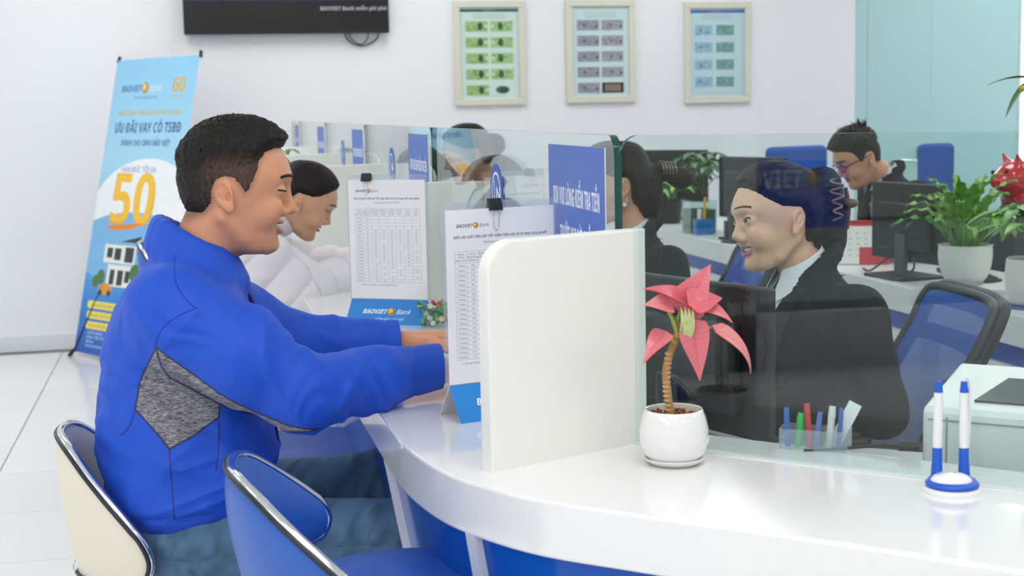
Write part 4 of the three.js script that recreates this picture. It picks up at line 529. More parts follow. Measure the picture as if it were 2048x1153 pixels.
{
  const tex = canvasTex(300, 220, (g, w, h) => { g.fillStyle = '#f3efef'; g.fillRect(0, 0, w, h); g.fillStyle = '#cf2a35'; g.fillRect(0, 0, w, 18); g.fillRect(150, 130, 150, 90); g.fillStyle = '#7d7078'; g.font = `16px ${F}`; for (let r = 0; r < 5; r++) for (let c = 0; c < 7; c++) vText(g, String(r * 7 + c + 1), 20 + c * 38, 60 + r * 30); });
  const t = thing('desk_calendar', 'white and red tent desk calendar beside the monitor', 'calendar', [2.64, .75, -5.42], -.45); addPrinted('calendar_page', .24, .17, .002, tex, M.paper, t, [0, .085, .025], [-.28, 0, 0]); obj('rear_board', box(.24, .17, .002).rotateX(.28).translate(0, .085, -.025), mat('#c02a34', .6), t); obj('binding', bar([-.12, .172, 0], [.12, .172, 0], .005), mat('#d0323c', .4), t);
  solo('pencil', 'orange pencil standing beside the desk calendar', 'pencil', merge([bar([2.6, .752, -5.73], [2.63, .93, -5.73], .005, 6), bar([2.63, .93, -5.73], [2.633, .95, -5.73], .005, 6, .0008)]), mat('#e2552a', .5));
}
{ // red piggy bank, papers, small holders
  const t = thing('piggy_bank', 'shiny red piggy bank at the right edge', 'piggy bank', [3.27, 1.06, -5.2]);
  const f = join(.03, ell([0, 0, 0], [.13, .1, .1]), ell([-.1, .03, .02], [.07, .065, .065]), ell([-.165, .02, .03], [.025, .03, .035]), cap([-.07, -.06, .05], [-.07, -.11, .05], .025), cap([.07, -.06, .05], [.07, -.11, .05], .025), cap([-.07, -.06, -.05], [-.07, -.11, -.05], .025), cap([.07, -.06, -.05], [.07, -.11, -.05], .025), cap([-.08, .08, .05], [-.1, .125, .06], .018, .006), cap([-.08, .08, -.03], [-.1, .125, -.04], .018, .006));
  obj('body', nets(f, [-.22, -.15, -.14], [.16, .15, .14], .007), mat('#d5222e', .12, { clearcoat: 1 }), t); obj('eye', merge([new THREE.SphereGeometry(.009, 10, 8).translate(-.145, .06, .06), new THREE.SphereGeometry(.009, 10, 8).translate(-.165, .055, -.005)]), M.black, t);
  const st = thing('cabinet', 'low dark cabinet under the red piggy bank', 'cabinet', [3.25, 0, -5.2]); obj('body', box(.4, .9, .5, 0, .45, 0, .005), mat('#2c3138', .5), st); obj('top', box(.42, .03, .52, 0, .915, 0, .004), mat('#383e46', .4), st);
  for (let i = 0; i < 3; i++) solo('paper_stack', ['white paper stack behind the plain pale pot, lowest', 'white paper stack behind the plain pale pot, middle', 'white paper stack behind the plain pale pot, topmost'][i], 'papers', box(.21, .006, .29).rotateY(.2 + i * .15).translate(2.73, .7535 + i * .0065, -4.36), M.paper, 'papers by the pale pot');
  const h = thing('pen_holder', 'blue plastic holder with pens and a yellow marker on the far desk', 'pen holder', [2.54, .75, -6.98]); obj('holder', merge([box(.09, .08, .004, 0, .04, .03), box(.09, .08, .004, 0, .04, -.03), box(.004, .08, .06, .045, .04, 0), box(.004, .08, .06, -.045, .04, 0), box(.09, .004, .06, 0, .002, 0)]), mat('#2d7fc4', .25), h); obj('yellow_marker', bar([0, .01, 0], [.01, .19, 0], .009, 10, .006), mat('#e3b92c', .4), h); obj('white_marker', bar([-.025, .01, 0], [-.02, .13, 0], .011, 10), M.white, h);
  const mo = thing('computer_mouse', 'black mouse on its pad near the far desk edge', 'mouse', [2.53, .757, -6.5]); obj('shell', new THREE.SphereGeometry(.04, 20, 12, 0, 6.3, 0, 1.57).scale(.75, .6, 1.2), M.black, mo); solo('mouse_pad', 'thin black mouse pad on the far desk edge', 'mouse pad', lathe([[0, 0], [.1, 0], [.1, .006], [0, .006]], 40).translate(2.56, .7503, -6.5), M.black);
  const cw = solo('monitor_cable', 'thin cables tangled at the foot of the monitor behind the fern', 'cable', merge([tube([[2.55, .84, -4.95], [2.54, .8, -5.02], [2.53, .76, -5.1], [2.55, .756, -5.2]], .004, 30, 6), tube([[2.55, .84, -4.8], [2.53, .8, -4.76], [2.5, .76, -4.8], [2.48, .757, -5.0]], .004, 30, 6)]), M.black);
}

// ---------- people ----------
const lin = (c) => { const k = hex(c); return [k.r, k.g, k.b]; };
const mix3 = (a, b, t) => [a[0] + (b[0] - a[0]) * t, a[1] + (b[1] - a[1]) * t, a[2] + (b[2] - a[2]) * t];
const vcol = (rough, extra = {}) => new THREE.MeshPhysicalMaterial({ vertexColors: true, roughness: rough, ...extra });
const eyeWhite = mat('#e9e4e2', .15), irisM = mat('#1c100b', .1), teethM = mat('#f3efe8', .2), lashM = mat('#17110f', .7);
// A head in its own axes: x forward, y up, z to the person's right; the origin lies between the ears.
const maleTab = [[-.108, .078, .026, .026], [-.1, .088, .0, .042], [-.085, .0935, -.022, .052], [-.065, .096, -.038, .060], [-.045, .0985, -.05, .0655], [-.02, .1005, -.06, .070], [.005, .106, -.066, .073], [.03, .114, -.068, .0755], [.055, .116, -.068, .077], [.08, .110, -.064, .0745], [.1, .094, -.052, .064], [.115, .066, -.03, .045], [.124, .03, -.004, .02]];
const femaleTab = maleTab.map(([y, a, b, w]) => [y * .95, a * .955 + (y < -.06 ? -.002 : 0), b * .97 + .03 * sstep(-.02, -.09, y), w * (.94 - .09 * sstep(-.03, -.08, y))]);
function headParts(o) {
  const fem = o.female, s = fem ? .95 : 1, tab = fem ? femaleTab : maleTab, sk = join(.02, ell([.024 * s, .037 * s, 0], [.0925 * s, .088 * s, .0775 * s]), loft([...tab.filter(q => q[0] < .031), [.052 * s, .108 * s, -.058 * s, .070 * s], [.072 * s, .088 * s, -.04 * s, .052 * s], [.085 * s, .06 * s, -.01 * s, .03 * s]], 2.02)), eyeZ = .0325 * s, ex = .0945 * s, ey = .007 * s, er = .0128 * s, open = o.eyeOpen ?? .0042;
  const both = (f) => (x, y, z) => f(x, y, Math.abs(z));
  const noseTip = fem ? .0098 : .0114, nl = fem ? .114 : .1168;
  const mouthY = -.0585 * s, mw = (o.smile ? .031 : .023) * s, cup = o.smile ? .009 : 0, lt = fem ? .82 : .95;
  const lipU = both(join(.003, cap([.1025 * s, mouthY + .0065, 0], [.0965 * s, mouthY + .006, mw * .55], .0046 * lt, .0042 * lt), cap([.0965 * s, mouthY + .006, mw * .55], [.0825 * s, mouthY + cup, mw], .0042 * lt, .002)));
  const dropL = o.mouthOpen ?? 0;
  const lipL = both(join(.003, cap([.1 * s, mouthY - .0055 - dropL, 0], [.0945 * s, mouthY - .003 - dropL * .75, mw * .55], .0055 * lt, .0048 * lt), cap([.0945 * s, mouthY - .003 - dropL * .75, mw * .55], [.0825 * s, mouthY + cup, mw], .0048 * lt, .002)));
  const mouthCut = (x, y, z) => ell([.104 * s, mouthY + .0015 - dropL * .4, 0], [.022, .0018 + dropL * .5, mw * .95])(x, y - cup * .8 * Math.min(1, (z / mw) ** 2), z);
  const ear = (() => { const a = .28, ca = Math.cos(a), sa = Math.sin(a), t = .42, ct = Math.cos(t), st = Math.sin(t); const outer = join(.006, ell([0, .004, 0], [.019, .028, .0075]), ell([.004, -.022, 0], [.0105, .013, .0065])), rim = carve(.004, outer, ell([.003, .005, .0085], [.0125, .0185, .0105])), can = ell([.009, -.004, .002], [.006, .0085, .010]); const full = carve(.002, join(.003, rim, cap([-.004, .012, .0015], [.002, -.01, .002], .003)), can); return (x, y, z) => { let X = x + .001, Y = y, Z = z - .077 * s; let X1 = X * ct + Z * st, Z1 = -X * st + Z * ct; let X2 = X1 * ca + Y * sa, Y2 = -X1 * sa + Y * ca; const k = s * .94; return full(X2 / k, Y2 / k, Z1 / k) * k; }; })();
  const cheek = both(ell([.07 * s, -.03 * s, .04 * s], [.03, o.smile ? .03 : .028, .024])), smileCheek = both(ell([.083 * s, -.024 * s, .041 * s], [.017, .013, .014]));
  const soft = join(.014, sk, both(cap([.1085 * s, .0285 * s, .012], [.084 * s, .0305 * s, .05 * s], .0085, .007)), cheek, ell([.081 * s, -.0935 * s, 0], [.016, .014, fem ? .014 : .018]), both(cap([.03, -.076 * s, .044 * s], [-.002, -.04 * s, (fem ? .056 : .062) * s], .011, fem ? .009 : .012)));
  const sock = both(ell([.119 * s, .009 * s, .033 * s], [.021, .0125, .018]));
  const lids = both(ell([ex - .002, ey, eyeZ + .002], [er + .0036, er + .001, er + .0055]));
  const nose = join(.007, cap([(fem ? .104 : .1105) * s, .016 * s, 0], [nl * s, -.024 * s, 0], fem ? .0055 : .0068, .0098), ell([(nl + .002) * s, -.0285 * s, 0], [noseTip, noseTip * .85, noseTip * .95]), both(ell([.1045 * s, -.033 * s, .0125 * s], [.0115, .008, .0078])));
  const nostril = both(ell([.1125 * s, -.0395 * s, .006], [.005, .003, .0035]));
  const almond = both((x, y, z) => { const q = y - ey - (z - eyeZ) * .12; return ell([ex + er - .003, ey, eyeZ + .001], [.015, open, er * 1.2])(x, q + ey, z); });
  const nk = o.neck ?? [[-.02, -.07, 0], [-.045, -.2, 0]], nr = fem ? .043 : .056;
  const neck = cap(nk[0], nk[1], nr, nr + .004);
  let f = carve(.012, soft, sock); f = join(.006, f, lids); f = join(.009, f, nose); if (o.smile) f = join(.012, f, smileCheek);
  f = join(.02, f, neck); f = join(.004, f, lipU, lipL); f = carve(.002, f, nostril); f = carve(.0015, f, mouthCut); if (!o.squint) f = carve(.0012, f, almond); f = join(.005, f, both(ear));
  return { f, sk, ear, lipU, lipL, mouthCut, s, eyeZ, ex, ey, er, open, mouthY, mw, dropL, cup };
}
// hair region: a polygon in the side view; o.hair = { poly, thick(x,y,z), extra: [fields], k }
function buildHead(o) {
  const h = headParts(o), skin = lin(o.skin ?? '#d9a07e'), lip = lin(o.lip ?? '#b5655c'), flush = lin(o.flush ?? '#cf8468'), dark = lin('#6b4532'), hairC = lin(o.hairColor ?? '#15120f');
  const parts = {}, low = o.low ?? -.16;
  const fade = o.fade ? polyD(o.fade) : null;
  parts.skin = nets(h.f, [-.1, low, -.098], [.14, .132, .098], o.cell ?? .0021, {
    color: (x, y, z) => { const az = Math.abs(z); let c = skin; const fl = sstep(.03, .0, Math.hypot(x - .085, y + .03, az - .042)) * .5 + sstep(.022, 0, Math.hypot(x - .118, y + .03, z)) * .45 + sstep(.03, .0, Math.hypot(x, y, az - .085)) * .35; c = mix3(c, flush, fl * .55); const l = Math.min(h.lipU(x, y, z), h.lipL(x, y, z)); c = mix3(c, lip, sstep(.002, -.0005, l) * .9); const inM = h.mouthCut(x, y, z); c = mix3(c, lin('#5a2320'), sstep(.002, 0, inM) * (x < .1 ? .9 : .3)); if (fade) { const d = fade(x, y); c = mix3(c, mix3(skin, hairC, .72 + .2 * noise(x * 500, y * 500, z * 500)), sstep(.012, -.01, d) * .85); } c = mix3(c, skin, 0); return mix3(c, mix3(c, dark, .25), sstep(.2, .8, noise(x * 160, y * 160, z * 160)) * .12); },
  });
  // eyes, teeth, brows
  const E = [], IR = [], LA = [], BR = [];
  for (const s of [1, -1]) {
    E.push(new THREE.SphereGeometry(h.er, 20, 16).translate(h.ex, h.ey, s * h.eyeZ));
    const look = V(1, o.gazeY ?? -.05, s * .0 + (o.gazeZ ?? 0)).normalize(), ir = new THREE.SphereGeometry(h.er * .6, 18, 12).scale(1, 1, 1); ir.scale(.25, 1, 1); ir.applyQuaternion(new THREE.Quaternion().setFromUnitVectors(V(1, 0, 0), look)); ir.translate(h.ex + look.x * h.er * .86, h.ey + look.y * h.er * .86, s * h.eyeZ + look.z * h.er * .86); IR.push(ir);
    const arc = (k, dy) => { const p = []; for (let i = 0; i <= 8; i++) { const q = -1 + i / 4, zz = o.squint ? h.eyeZ + .005 + q * .0165 : h.eyeZ + .001 + q * h.er * 1.22, yy = h.ey + (zz - h.eyeZ) * .12 + k * h.open * Math.sqrt(Math.max(0, 1 - q * q)) + dy, xx = .13; let X1 = xx; while (X1 > .07 && h.f(X1, yy + (o.squint ? 0 : .0022 * Math.sign(k)), s * zz) > 0) X1 -= .0005; p.push(V(X1 + .0002, yy, s * zz)); } return p; };
    LA.push(tube(o.squint ? arc(-.3, -.0008) : arc(1, .0004), o.squint ? (o.female ? .0012 : .0016) : .0011, 20, 5)); if (o.female) LA.push(tube(arc(1, .0012).slice(5).map((p, i) => V(p.x + .001, p.y + i * .0006, p.z + s * .0006 * i)), .0007, 12, 5));
    const b = []; const by = (o.browY ?? .0285) * h.s; for (let i = 0; i <= 6; i++) { const q = i / 6, z = (.012 + .042 * q) * h.s, y = by + .005 * Math.sin(q * 2.4) - (o.browDrop ?? .002) * q; let x = .135; while (x > .05 && h.f(x, y, s * z) > 0) x -= .0006; b.push(V(x + .0002, y, s * z)); } BR.push(tube(b, o.female ? .0021 : .0027, 22, 6));
  }
  parts.eye = merge(E); parts.iris = merge(IR); parts.lash = merge(LA); parts.brow = merge(BR);
  if (h.dropL > .002) { const tg = []; for (let i = -5; i <= 5; i++) { const a = i * .19, R = .026 * h.s; tg.push(new RoundedBoxGeometry(.004, .0085, .0048, 1, .0012).rotateY(-a * .9).translate((.0945 - .026 + Math.cos(a) * .026) * h.s, h.mouthY + .0005, Math.sin(a) * R)); } parts.teeth = merge(tg); }
  const hr = o.hair; const reg = polyD(hr.poly);
  const tp = hr.taper ?? .02;
  const hf = (x, y, z) => { const rg = reg(x, y); let d = h.sk(x, y, z) - (.0012 + hr.thick(x, y, z) * (.12 + .88 * sstep(.002, -tp, rg))); d = -smin(-d, -rg + (hr.soft ? (noise(x * 300, y * 300, z * 300)) * hr.soft : 0), .006); if (hr.extra) for (const e of hr.extra) d = smin(d, e(x, y, z), hr.k ?? .01); if (hr.strand) d += hr.strand(x, y, z); if (o.earGap !== false) d = Math.max(d, -(h.ear(x, y, Math.abs(z)) - .0015)); return d; };
  parts.hair = nets(hf, hr.lo ?? [-.12, -.12, -.11], hr.hi ?? [.15, .16, .11], hr.cell ?? .0024, { color: (x, y, z) => { let c = hairC; if (hr.tone) c = hr.tone(x, y, z, hairC); return c; } });
  return parts;
}
const headMat = (pos, yaw, pitch = 0, roll = 0) => new THREE.Matrix4().makeTranslation(...pos).multiply(new THREE.Matrix4().makeRotationY(yaw)).multiply(new THREE.Matrix4().makeRotationZ(pitch)).multiply(new THREE.Matrix4().makeRotationX(roll));
const cleanV = (g) => { const q = g.index ? g.toNonIndexed() : g; for (const k of Object.keys(q.attributes)) if (!['position', 'normal', 'uv', 'color'].includes(k)) q.deleteAttribute(k); return q; };
const mergeV = (l) => mergeGeometries(l.map(cleanV));
function placeHead(t, P, m4, body, skinRough = .48) {
  for (const k in P) P[k].applyMatrix4(m4);
  obj('body', body ? mergeV([P.skin, ...body]) : P.skin, vcol(skinRough, { clearcoat: .12, clearcoatRoughness: .45 }), t);
  obj('hair', P.hair, vcol(.58, { specularIntensity: .55 }), t); const ey = obj('eyes', P.eye, eyeWhite, t); obj('irises', P.iris, irisM, ey); obj('eyelashes', P.lash, lashM, t); obj('eyebrows', P.brow, lashM, t); if (P.teeth) obj('teeth', P.teeth, teethM, t);
}
// hand: wrist W, forward f, palm-down normal n (up of the back of the hand), side s (towards the thumb); curl list per finger
function handField(W, f, n, s, curl, sc = 1, thumb = [.03, -.004, .03]) {
  const F3 = V(...f).normalize(), N = V(...n).normalize(), S = V(...s).normalize(), P = (a, b, c) => [W[0] + (F3.x * a + N.x * b + S.x * c) * sc, W[1] + (F3.y * a + N.y * b + S.y * c) * sc, W[2] + (F3.z * a + N.z * b + S.z * c) * sc];
  const fs = [], pads = []; const base = [[.088, .028], [.094, .009], [.09, -.010], [.08, -.027]], len = [[.042, .025, .021], [.047, .029, .022], [.043, .027, .022], [.034, .021, .019]];
  base.forEach(([a, c], i) => { pads.push(cap(P(.012, 0, c * .55), P(a, .002, c), .0165 * sc, .0115 * sc)); let x = a, y = .0, ang = 0; let p = P(x, y, c); len[i].forEach((l, j) => { ang += (curl[i] ?? .4) * [.55, 1, .7][j]; x += Math.cos(ang) * l; y -= Math.sin(ang) * l; const q = P(x, y, c * (1 + .12 * (j + 1))); fs.push([i, cap(p, q, (.0092 - j * .0008) * sc, (.0084 - j * .0008) * sc)]); p = q; }); });
  const T = [P(.02, -.004, .022), P(.052, -.01 + thumb[1], .042), P(.078, -.014 + thumb[1] * 2, .05 + thumb[0] * .3), P(.1, -.018 + thumb[1] * 3, .05 + thumb[0] * .2)];
  const th = join(.008, cap(T[0], T[1], .0145 * sc, .012 * sc), cap(T[1], T[2], .0108 * sc, .0095 * sc), cap(T[2], T[3], .0092 * sc, .0075 * sc));
  const palm = join(.012, ...pads); const fingers = [0, 1, 2, 3].map(i => join(.003, ...fs.filter(q => q[0] === i).map(q => q[1])));
  return (x, y, z) => { let d = palm(x, y, z); d = smin(d, th(x, y, z), .006); for (const g of fingers) d = smin(d, g(x, y, z), .0035); return d; };
}
const bounds = (pts, m) => [[0, 1, 2].map(i => Math.min(...pts.map(p => p[i])) - m), [0, 1, 2].map(i => Math.max(...pts.map(p => p[i])) + m)];
const skinCol = (c) => { const a = lin(c), b = mix3(a, lin('#b5674c'), .3); return (x, y, z) => mix3(a, b, .25 + .25 * noise(x * 90, y * 90, z * 90)); };
const plainGeo = (f, lo, hi, h, uv) => nets(f, lo, hi, h, { uv });

// --- the man in the blue jacket ---
{
  const Z = -2.648, t = thing('person', 'man in a bright blue zip jacket and jeans leaning on the counter', 'person', [0, 0, 0]);
  const hairPoly = [[.118, .086], [.112, .083], [.09, .082], [.072, .076], [.062, .06], [.058, .045], [.05, .025], [.04, .006], [.034, .004], [.026, .02], [.016, .03], [0, .034], [-.012, .026], [-.02, .008], [-.022, -.014], [-.036, -.034], [-.058, -.045], [-.1, -.05], [-.2, .1], [0, .3], [.2, .2], [.16, .1]];
  const P = buildHead({
    skin: '#e2a07a', lip: '#b5665a', flush: '#d2744f', hairColor: '#141210', smile: 1, mouthOpen: .0045, squint: 1, eyeOpen: .003, browY: .031, browDrop: .004, gazeY: -.1, low: -.17, neck: [[-.022, -.07, 0], [-.07, -.19, 0]], fade: hairPoly,
    hair: { poly: hairPoly, cell: .0021, soft: .003, thick: (x, y, z) => { const up = sstep(.048, .092, y + .25 * Math.max(0, -x - .03)), side = .0025 + .0035 * sstep(0, -.05, x); return side + up * (.013 + .006 * sstep(.02, .11, x)) + .0016 * noise(x * 420, y * 200, z * 420) + up * .002 * noise(x * 150, y * 90, z * 240); }, tone: (x, y, z, c) => { const up = sstep(.04, .082, y + .35 * Math.max(0, -x - .02)), k = noise(x * 420, y * 160, z * 420) * .5 + .5; return mix3(mix3(lin('#6a5144'), c, .3 + .5 * k * sstep(.03, -.06, x) + .4 * k * k), mix3(c, lin('#3a342f'), .25 * k), clamp(up + sstep(-.025, -.055, x) * .8, 0, 1)); } },
  });
  const skullM = ell([.024, .037, 0], [.0925, .088, .0775]);
  // tufts on the crown
  const tuft = []; for (let i = 0; i < 900; i++) { const a = rnd() * 6.283, r = Math.sqrt(rnd()), x = .022 + Math.cos(a) * r * .088, z = Math.sin(a) * r * .066; let y = .17; while (y > .03 && skullM(x, y, z) > .012) y -= .003; if (y < .07) continue; const l = .006 + rnd() * .009, dx = .35 * Math.sign(x - .03) + .5 + (rnd() - .5) * .9, dz = (rnd() - .5) * .9; const c = new THREE.ConeGeometry(.0024, l, 4, 1, true).translate(0, l / 2, 0).applyQuaternion(new THREE.Quaternion().setFromUnitVectors(V(0, 1, 0), V(dx * .6, .75, dz * .7).normalize())).translate(x, y - .003, z); const n = c.attributes.position.count; c.setAttribute('color', new THREE.Float32BufferAttribute(new Float32Array(n * 3).fill(.006), 3)); tuft.push(c); }
  P.hair = mergeV([P.hair, ...tuft]);
  // hands and forearm ends
  const sc = skinCol('#e0a07c'), LW = [.402, .93, -2.912], RW = [.425, .93, -2.585];
  const lh = join(.012, cap([.33, .94, -2.9], LW, .028, .0255), handField(LW, [1, -.02, .02], [.05, .88, -.45], [0, .45, .88], [.75, .6, .6, .65], 1.12, [.0, -.004]));
  const rh = join(.012, cap([.33, .945, -2.56], RW, .03, .027), handField(RW, [.98, -.12, -.2], [.1, 1, 0], [-.2, .0, -1], [.5, .5, .55, .6], 1.0));
  const hb = bounds([[.31, .85, -3.02], [.67, 1.03, -2.79]], .0), rb = bounds([[.31, .86, -2.72], [.63, .99, -2.52]], 0);
  placeHead(t, P, headMat([.057, 1.262, Z], -.0, -.03, 0), [nets(lh, hb[0], hb[1], .0028, { color: sc }), nets(rh, rb[0], rb[1], .0028, { color: sc }), nets(join(.06, cap([-.005, 1.12, Z], [-.03, .9, Z], .05, .085), cap([-.02, 1.06, Z - .1], [-.02, 1.06, Z + .1], .04)), [-.25, .75, Z - .25], [.15, 1.22, Z + .25], .014, { color: sc })]);
  // jacket
  const torso = loft([[.672, .045, -.135, .165], [.7, .075, -.158, .178], [.735, .105, -.17, .182], [.79, .128, -.179, .182], [.85, .128, -.182, .178], [.93, .112, -.174, .176], [1.0, .1, -.162, .182], [1.05, .093, -.146, .186], [1.09, .085, -.126, .178], [1.12, .072, -.1, .145], [1.145, .062, -.078, .105], [1.17, .056, -.06, .075]], 2.4, Z);
  const SR = [-.035, 1.075, Z + .165], ER = [.165, .935, -2.43], WR = [.425, .938, -2.578], SL = [-.01, 1.07, Z - .165], EL = [.19, .945, -2.885], WL = [.398, .938, -2.912];
  const armR = join(.03, cap(SR, [.07, 1.0, -2.44], .083, .076), cap([.07, 1.0, -2.44], ER, .074, .062), cap(ER, [.3, .937, -2.5], .062, .054), cap([.3, .937, -2.5], WR, .05, .0425));
  const armL = join(.03, cap(SL, [.08, 1.0, -2.86], .08, .07), cap([.08, 1.0, -2.86], EL, .066, .057), cap(EL, WL, .056, .042));
  const segW = (x, y, z, A, B) => { const bx = B[0] - A[0], by = B[1] - A[1], bz = B[2] - A[2], l = Math.hypot(bx, by, bz), tt = ((x - A[0]) * bx + (y - A[1]) * by + (z - A[2]) * bz) / l; return [tt, l]; };
  const ridge = (q) => { const s = Math.abs(2 * (q - Math.floor(q)) - 1); return s * s * (3 - 2 * s) - .5; };
  const wrinkle = (x, y, z) => {
    let w = .0035 * noise(x * 17 + 3, y * 14, z * 15) + .0016 * noise(x * 40, y * 34, z * 38);
    const n1 = noise(x * 11, y * 11, z * 11), hemk = sstep(.88, .78, y) * sstep(.69, .74, y);
    w += hemk * .008 * ridge((y * 1.0 + x * .35 + n1 * .035) * 17) * (.6 + .6 * noise(x * 8 + 9, y * 3, z * 6));
    const e = sstep(.14, .03, Math.hypot(x - .175, y - .95, (z + 2.43) * .8)); w += e * .006 * ridge((x * 1.2 - y * .7 + n1 * .09) * 16) * (.5 + noise(x * 9, y * 9 + 4, z * 9));
    const fa = sstep(.2, .26, x) * sstep(.385, .34, x); w += fa * .0045 * ridge((x * .8 + y * 1.3 + n1 * .11) * 15) * (.55 + noise(x * 12 + 7, y * 12, z * 9));
    const a = sstep(.16, .04, Math.hypot(x + .05, y - 1.02, z + 2.46)); w += a * .006 * ridge((x * .8 + y * 1.1 + n1 * .1) * 14);
    const bk = sstep(-.08, -.14, x) * sstep(1.1, 1.0, y); w += bk * .005 * ridge((y * .9 - x * .6 + n1 * .06) * 11);
    const crease = (q) => { const k = 1 - Math.abs(q); return k * k * k * k; };
    const arm = sstep(-2.5, -2.46, z) * sstep(-.02, .1, x) + sstep(-2.82, -2.86, z) * sstep(.0, .12, x);
    w -= .0065 * crease(noise(x * 13 + y * 6, y * 4.5 - x * 3 + 2, z * 5)) * arm * sstep(.37, .32, x);
    w -= .006 * crease(noise(x * 5 + 4, y * 13 + x * 5, z * 6 + 1)) * sstep(1.0, .92, y) * sstep(.14, .1, x) * (1 - arm);
    w -= .005 * crease(noise(x * 9 - y * 7, y * 6 + x * 4 + 7, z * 5)) * sstep(.94, 1.02, y) * (1 - arm);
    w -= .011 * crease(noise(x * 4 + 2, y * 17 + x * 5, z * 5)) * hemk; w -= .006 * crease(noise(x * 6 + 8, y * 24 - x * 7, z * 5 + 3)) * hemk;
    const cuf = sstep(.372, .38, x); return w * (1 - .85 * cuf) + .003 * Math.exp(-(((x - .372) / .006) ** 2)) * 0;
  };
  const rings = (cx, cy, rx, rz, tilt, r) => { const pts = []; for (let i = 0; i <= 20; i++) { const a = i / 20 * 6.283; pts.push([cx + Math.cos(a) * rx, cy + Math.cos(a) * rx * tilt, Z + Math.sin(a) * rz]); } return chain(pts, r, .006); };
  const collar = join(.022, rings(.006, 1.137, .074, .082, -.5, .016), rings(.006, 1.157, .068, .075, -.58, .0135), rings(.006, 1.178, .0625, .069, -.62, .011));
  const body = (x, y, z) => { let d = torso(x, y, z); d = smin(d, armR(x, y, z), .03); d = smin(d, armL(x, y, z), .03); return d; };
  const jk = (x, y, z) => { let d = body(x, y, z) + wrinkle(x, y, z); d = smin(d, collar(x, y, z), .02); d += .004 * Math.exp(-(((y - .722) / .006) ** 2)) * (Math.abs(z - Z) < .3 && x < .16 ? 1 : 0); d += .0022 * Math.exp(-(((x - .374) / .004) ** 2)); const nk = cap([.036, 1.2, Z], [-.03, 1.09, Z], .052, .052)(x, y, z); d = -smin(-d, nk, .006); return Math.max(d, x - (z < -2.75 ? .402 : .432)); };
  const tex = canvasTex(1024, 832, (g, w, h) => {
    const X = (x) => (x + .25) / .8 * w, Y = (y) => (1.25 - y) / .65 * h, poly = (p) => { g.beginPath(); p.forEach((q, i) => i ? g.lineTo(X(q[0]), Y(q[1])) : g.moveTo(X(q[0]), Y(q[1]))); g.closePath(); };
    g.fillStyle = '#1052d2'; g.fillRect(0, 0, w, h); for (let i = 0; i < 5000; i++) { g.fillStyle = i & 1 ? 'rgba(30,80,225,.10)' : 'rgba(0,20,140,.10)'; g.fillRect(rnd() * w, rnd() * h, 5, 2); }
    const T = [[-.067, 1.026], [-.098, .959], [-.108, .913], [-.07, .867], [-.055, .845], [-.016, .863], [.029, .89], [.033, .917]], S = [[-.067, 1.026], [-.018, .986], [.034, .947], [.088, .911], [.139, .889], [.192, .877], [.125, .872], [.08, .888], [.033, .912], [-.012, .942], [-.048, .965], [-.061, .991]];
    for (const q of [T, S]) { g.save(); poly(q); g.clip(); g.fillStyle = '#8d8c92'; g.fillRect(0, 0, w, h); for (let i = 0; i < 9000; i++) { const k = rnd(); g.fillStyle = k < .45 ? 'rgba(50,48,58,.55)' : k < .8 ? 'rgba(190,188,192,.5)' : 'rgba(110,108,116,.6)'; g.fillRect(X(-.12) + rnd() * (X(.2) - X(-.12)), Y(1.03) + rnd() * (Y(.84) - Y(1.03)), 3 + rnd() * 9, 1.4); } g.restore(); g.strokeStyle = '#2a2f62'; g.lineWidth = 4; poly(q); g.stroke(); }
    g.strokeStyle = '#1c2f8c'; g.lineWidth = 3.5; g.beginPath(); g.moveTo(X(-.108), Y(.913)); g.quadraticCurveTo(X(-.115), Y(.88), X(-.135), Y(.865)); g.stroke(); g.beginPath(); g.moveTo(X(.029), Y(.89)); g.quadraticCurveTo(X(.03), Y(.85), X(.02), Y(.8)); g.stroke(); g.beginPath(); g.moveTo(X(-.055), Y(.845)); g.lineTo(X(-.052), Y(.72)); g.stroke(); g.strokeStyle = '#0a2fb0'; g.beginPath(); g.moveTo(X(-.03), Y(1.165)); g.quadraticCurveTo(X(-.04), Y(1.12), X(.0), Y(1.09)); g.quadraticCurveTo(X(-.065), Y(1.07), X(-.067), Y(1.026)); g.stroke();
    g.strokeStyle = 'rgba(4,30,130,.5)'; g.lineWidth = 1.5; for (let i = 0; i < 120; i++) { const x = -.2 + i * .0028; g.beginPath(); g.moveTo(X(x), Y(.72)); g.lineTo(X(x), Y(.66)); g.stroke(); }
  });
  obj('jacket', nets(jk, [-.26, .655, Z - .31], [.44, 1.25, Z + .33], .0052, { uv: (x, y) => [(x + .25) / .8, (y - .6) / .65] }), new THREE.MeshPhysicalMaterial({ map: tex, roughness: .62, sheen: .4, sheenRoughness: .5, sheenColor: hex('#3f6cff') }), t);
  obj('zip', tube([[.066, 1.128, Z], [.098, 1.07, Z], [.108, 1.0, Z], [.13, .85, Z], [.132, .79, Z], [.08, .7, Z]], .004, 40, 6), mat('#14204e', .5), t);
  // jeans and shoes
  const denim = dataTex(256, (u, v, i, j) => { const k = noise(i * .9, j * .35, 1) * .5 + .5, b = noise(i * .03, j * .03, 5) * .5 + .5, q = .72 + .16 * k + .3 * (b - .5); return [72 * q + 20, 108 * q + 24, 142 * q + 26]; }); denim.repeat.set(9, 9);
  const KR = [.315, .635, -2.53], KL = [.32, .665, -2.79];
  const jn = join(.035, ell([-.05, .66, Z], [.125, .09, .175]), cap([-.03, .648, -2.555], KR, .098, .07), cap(KR, [.26, .12, -2.54], .066, .048), cap([-.03, .65, -2.745], KL, .098, .068), cap(KL, [.3, .12, -2.79], .064, .048));
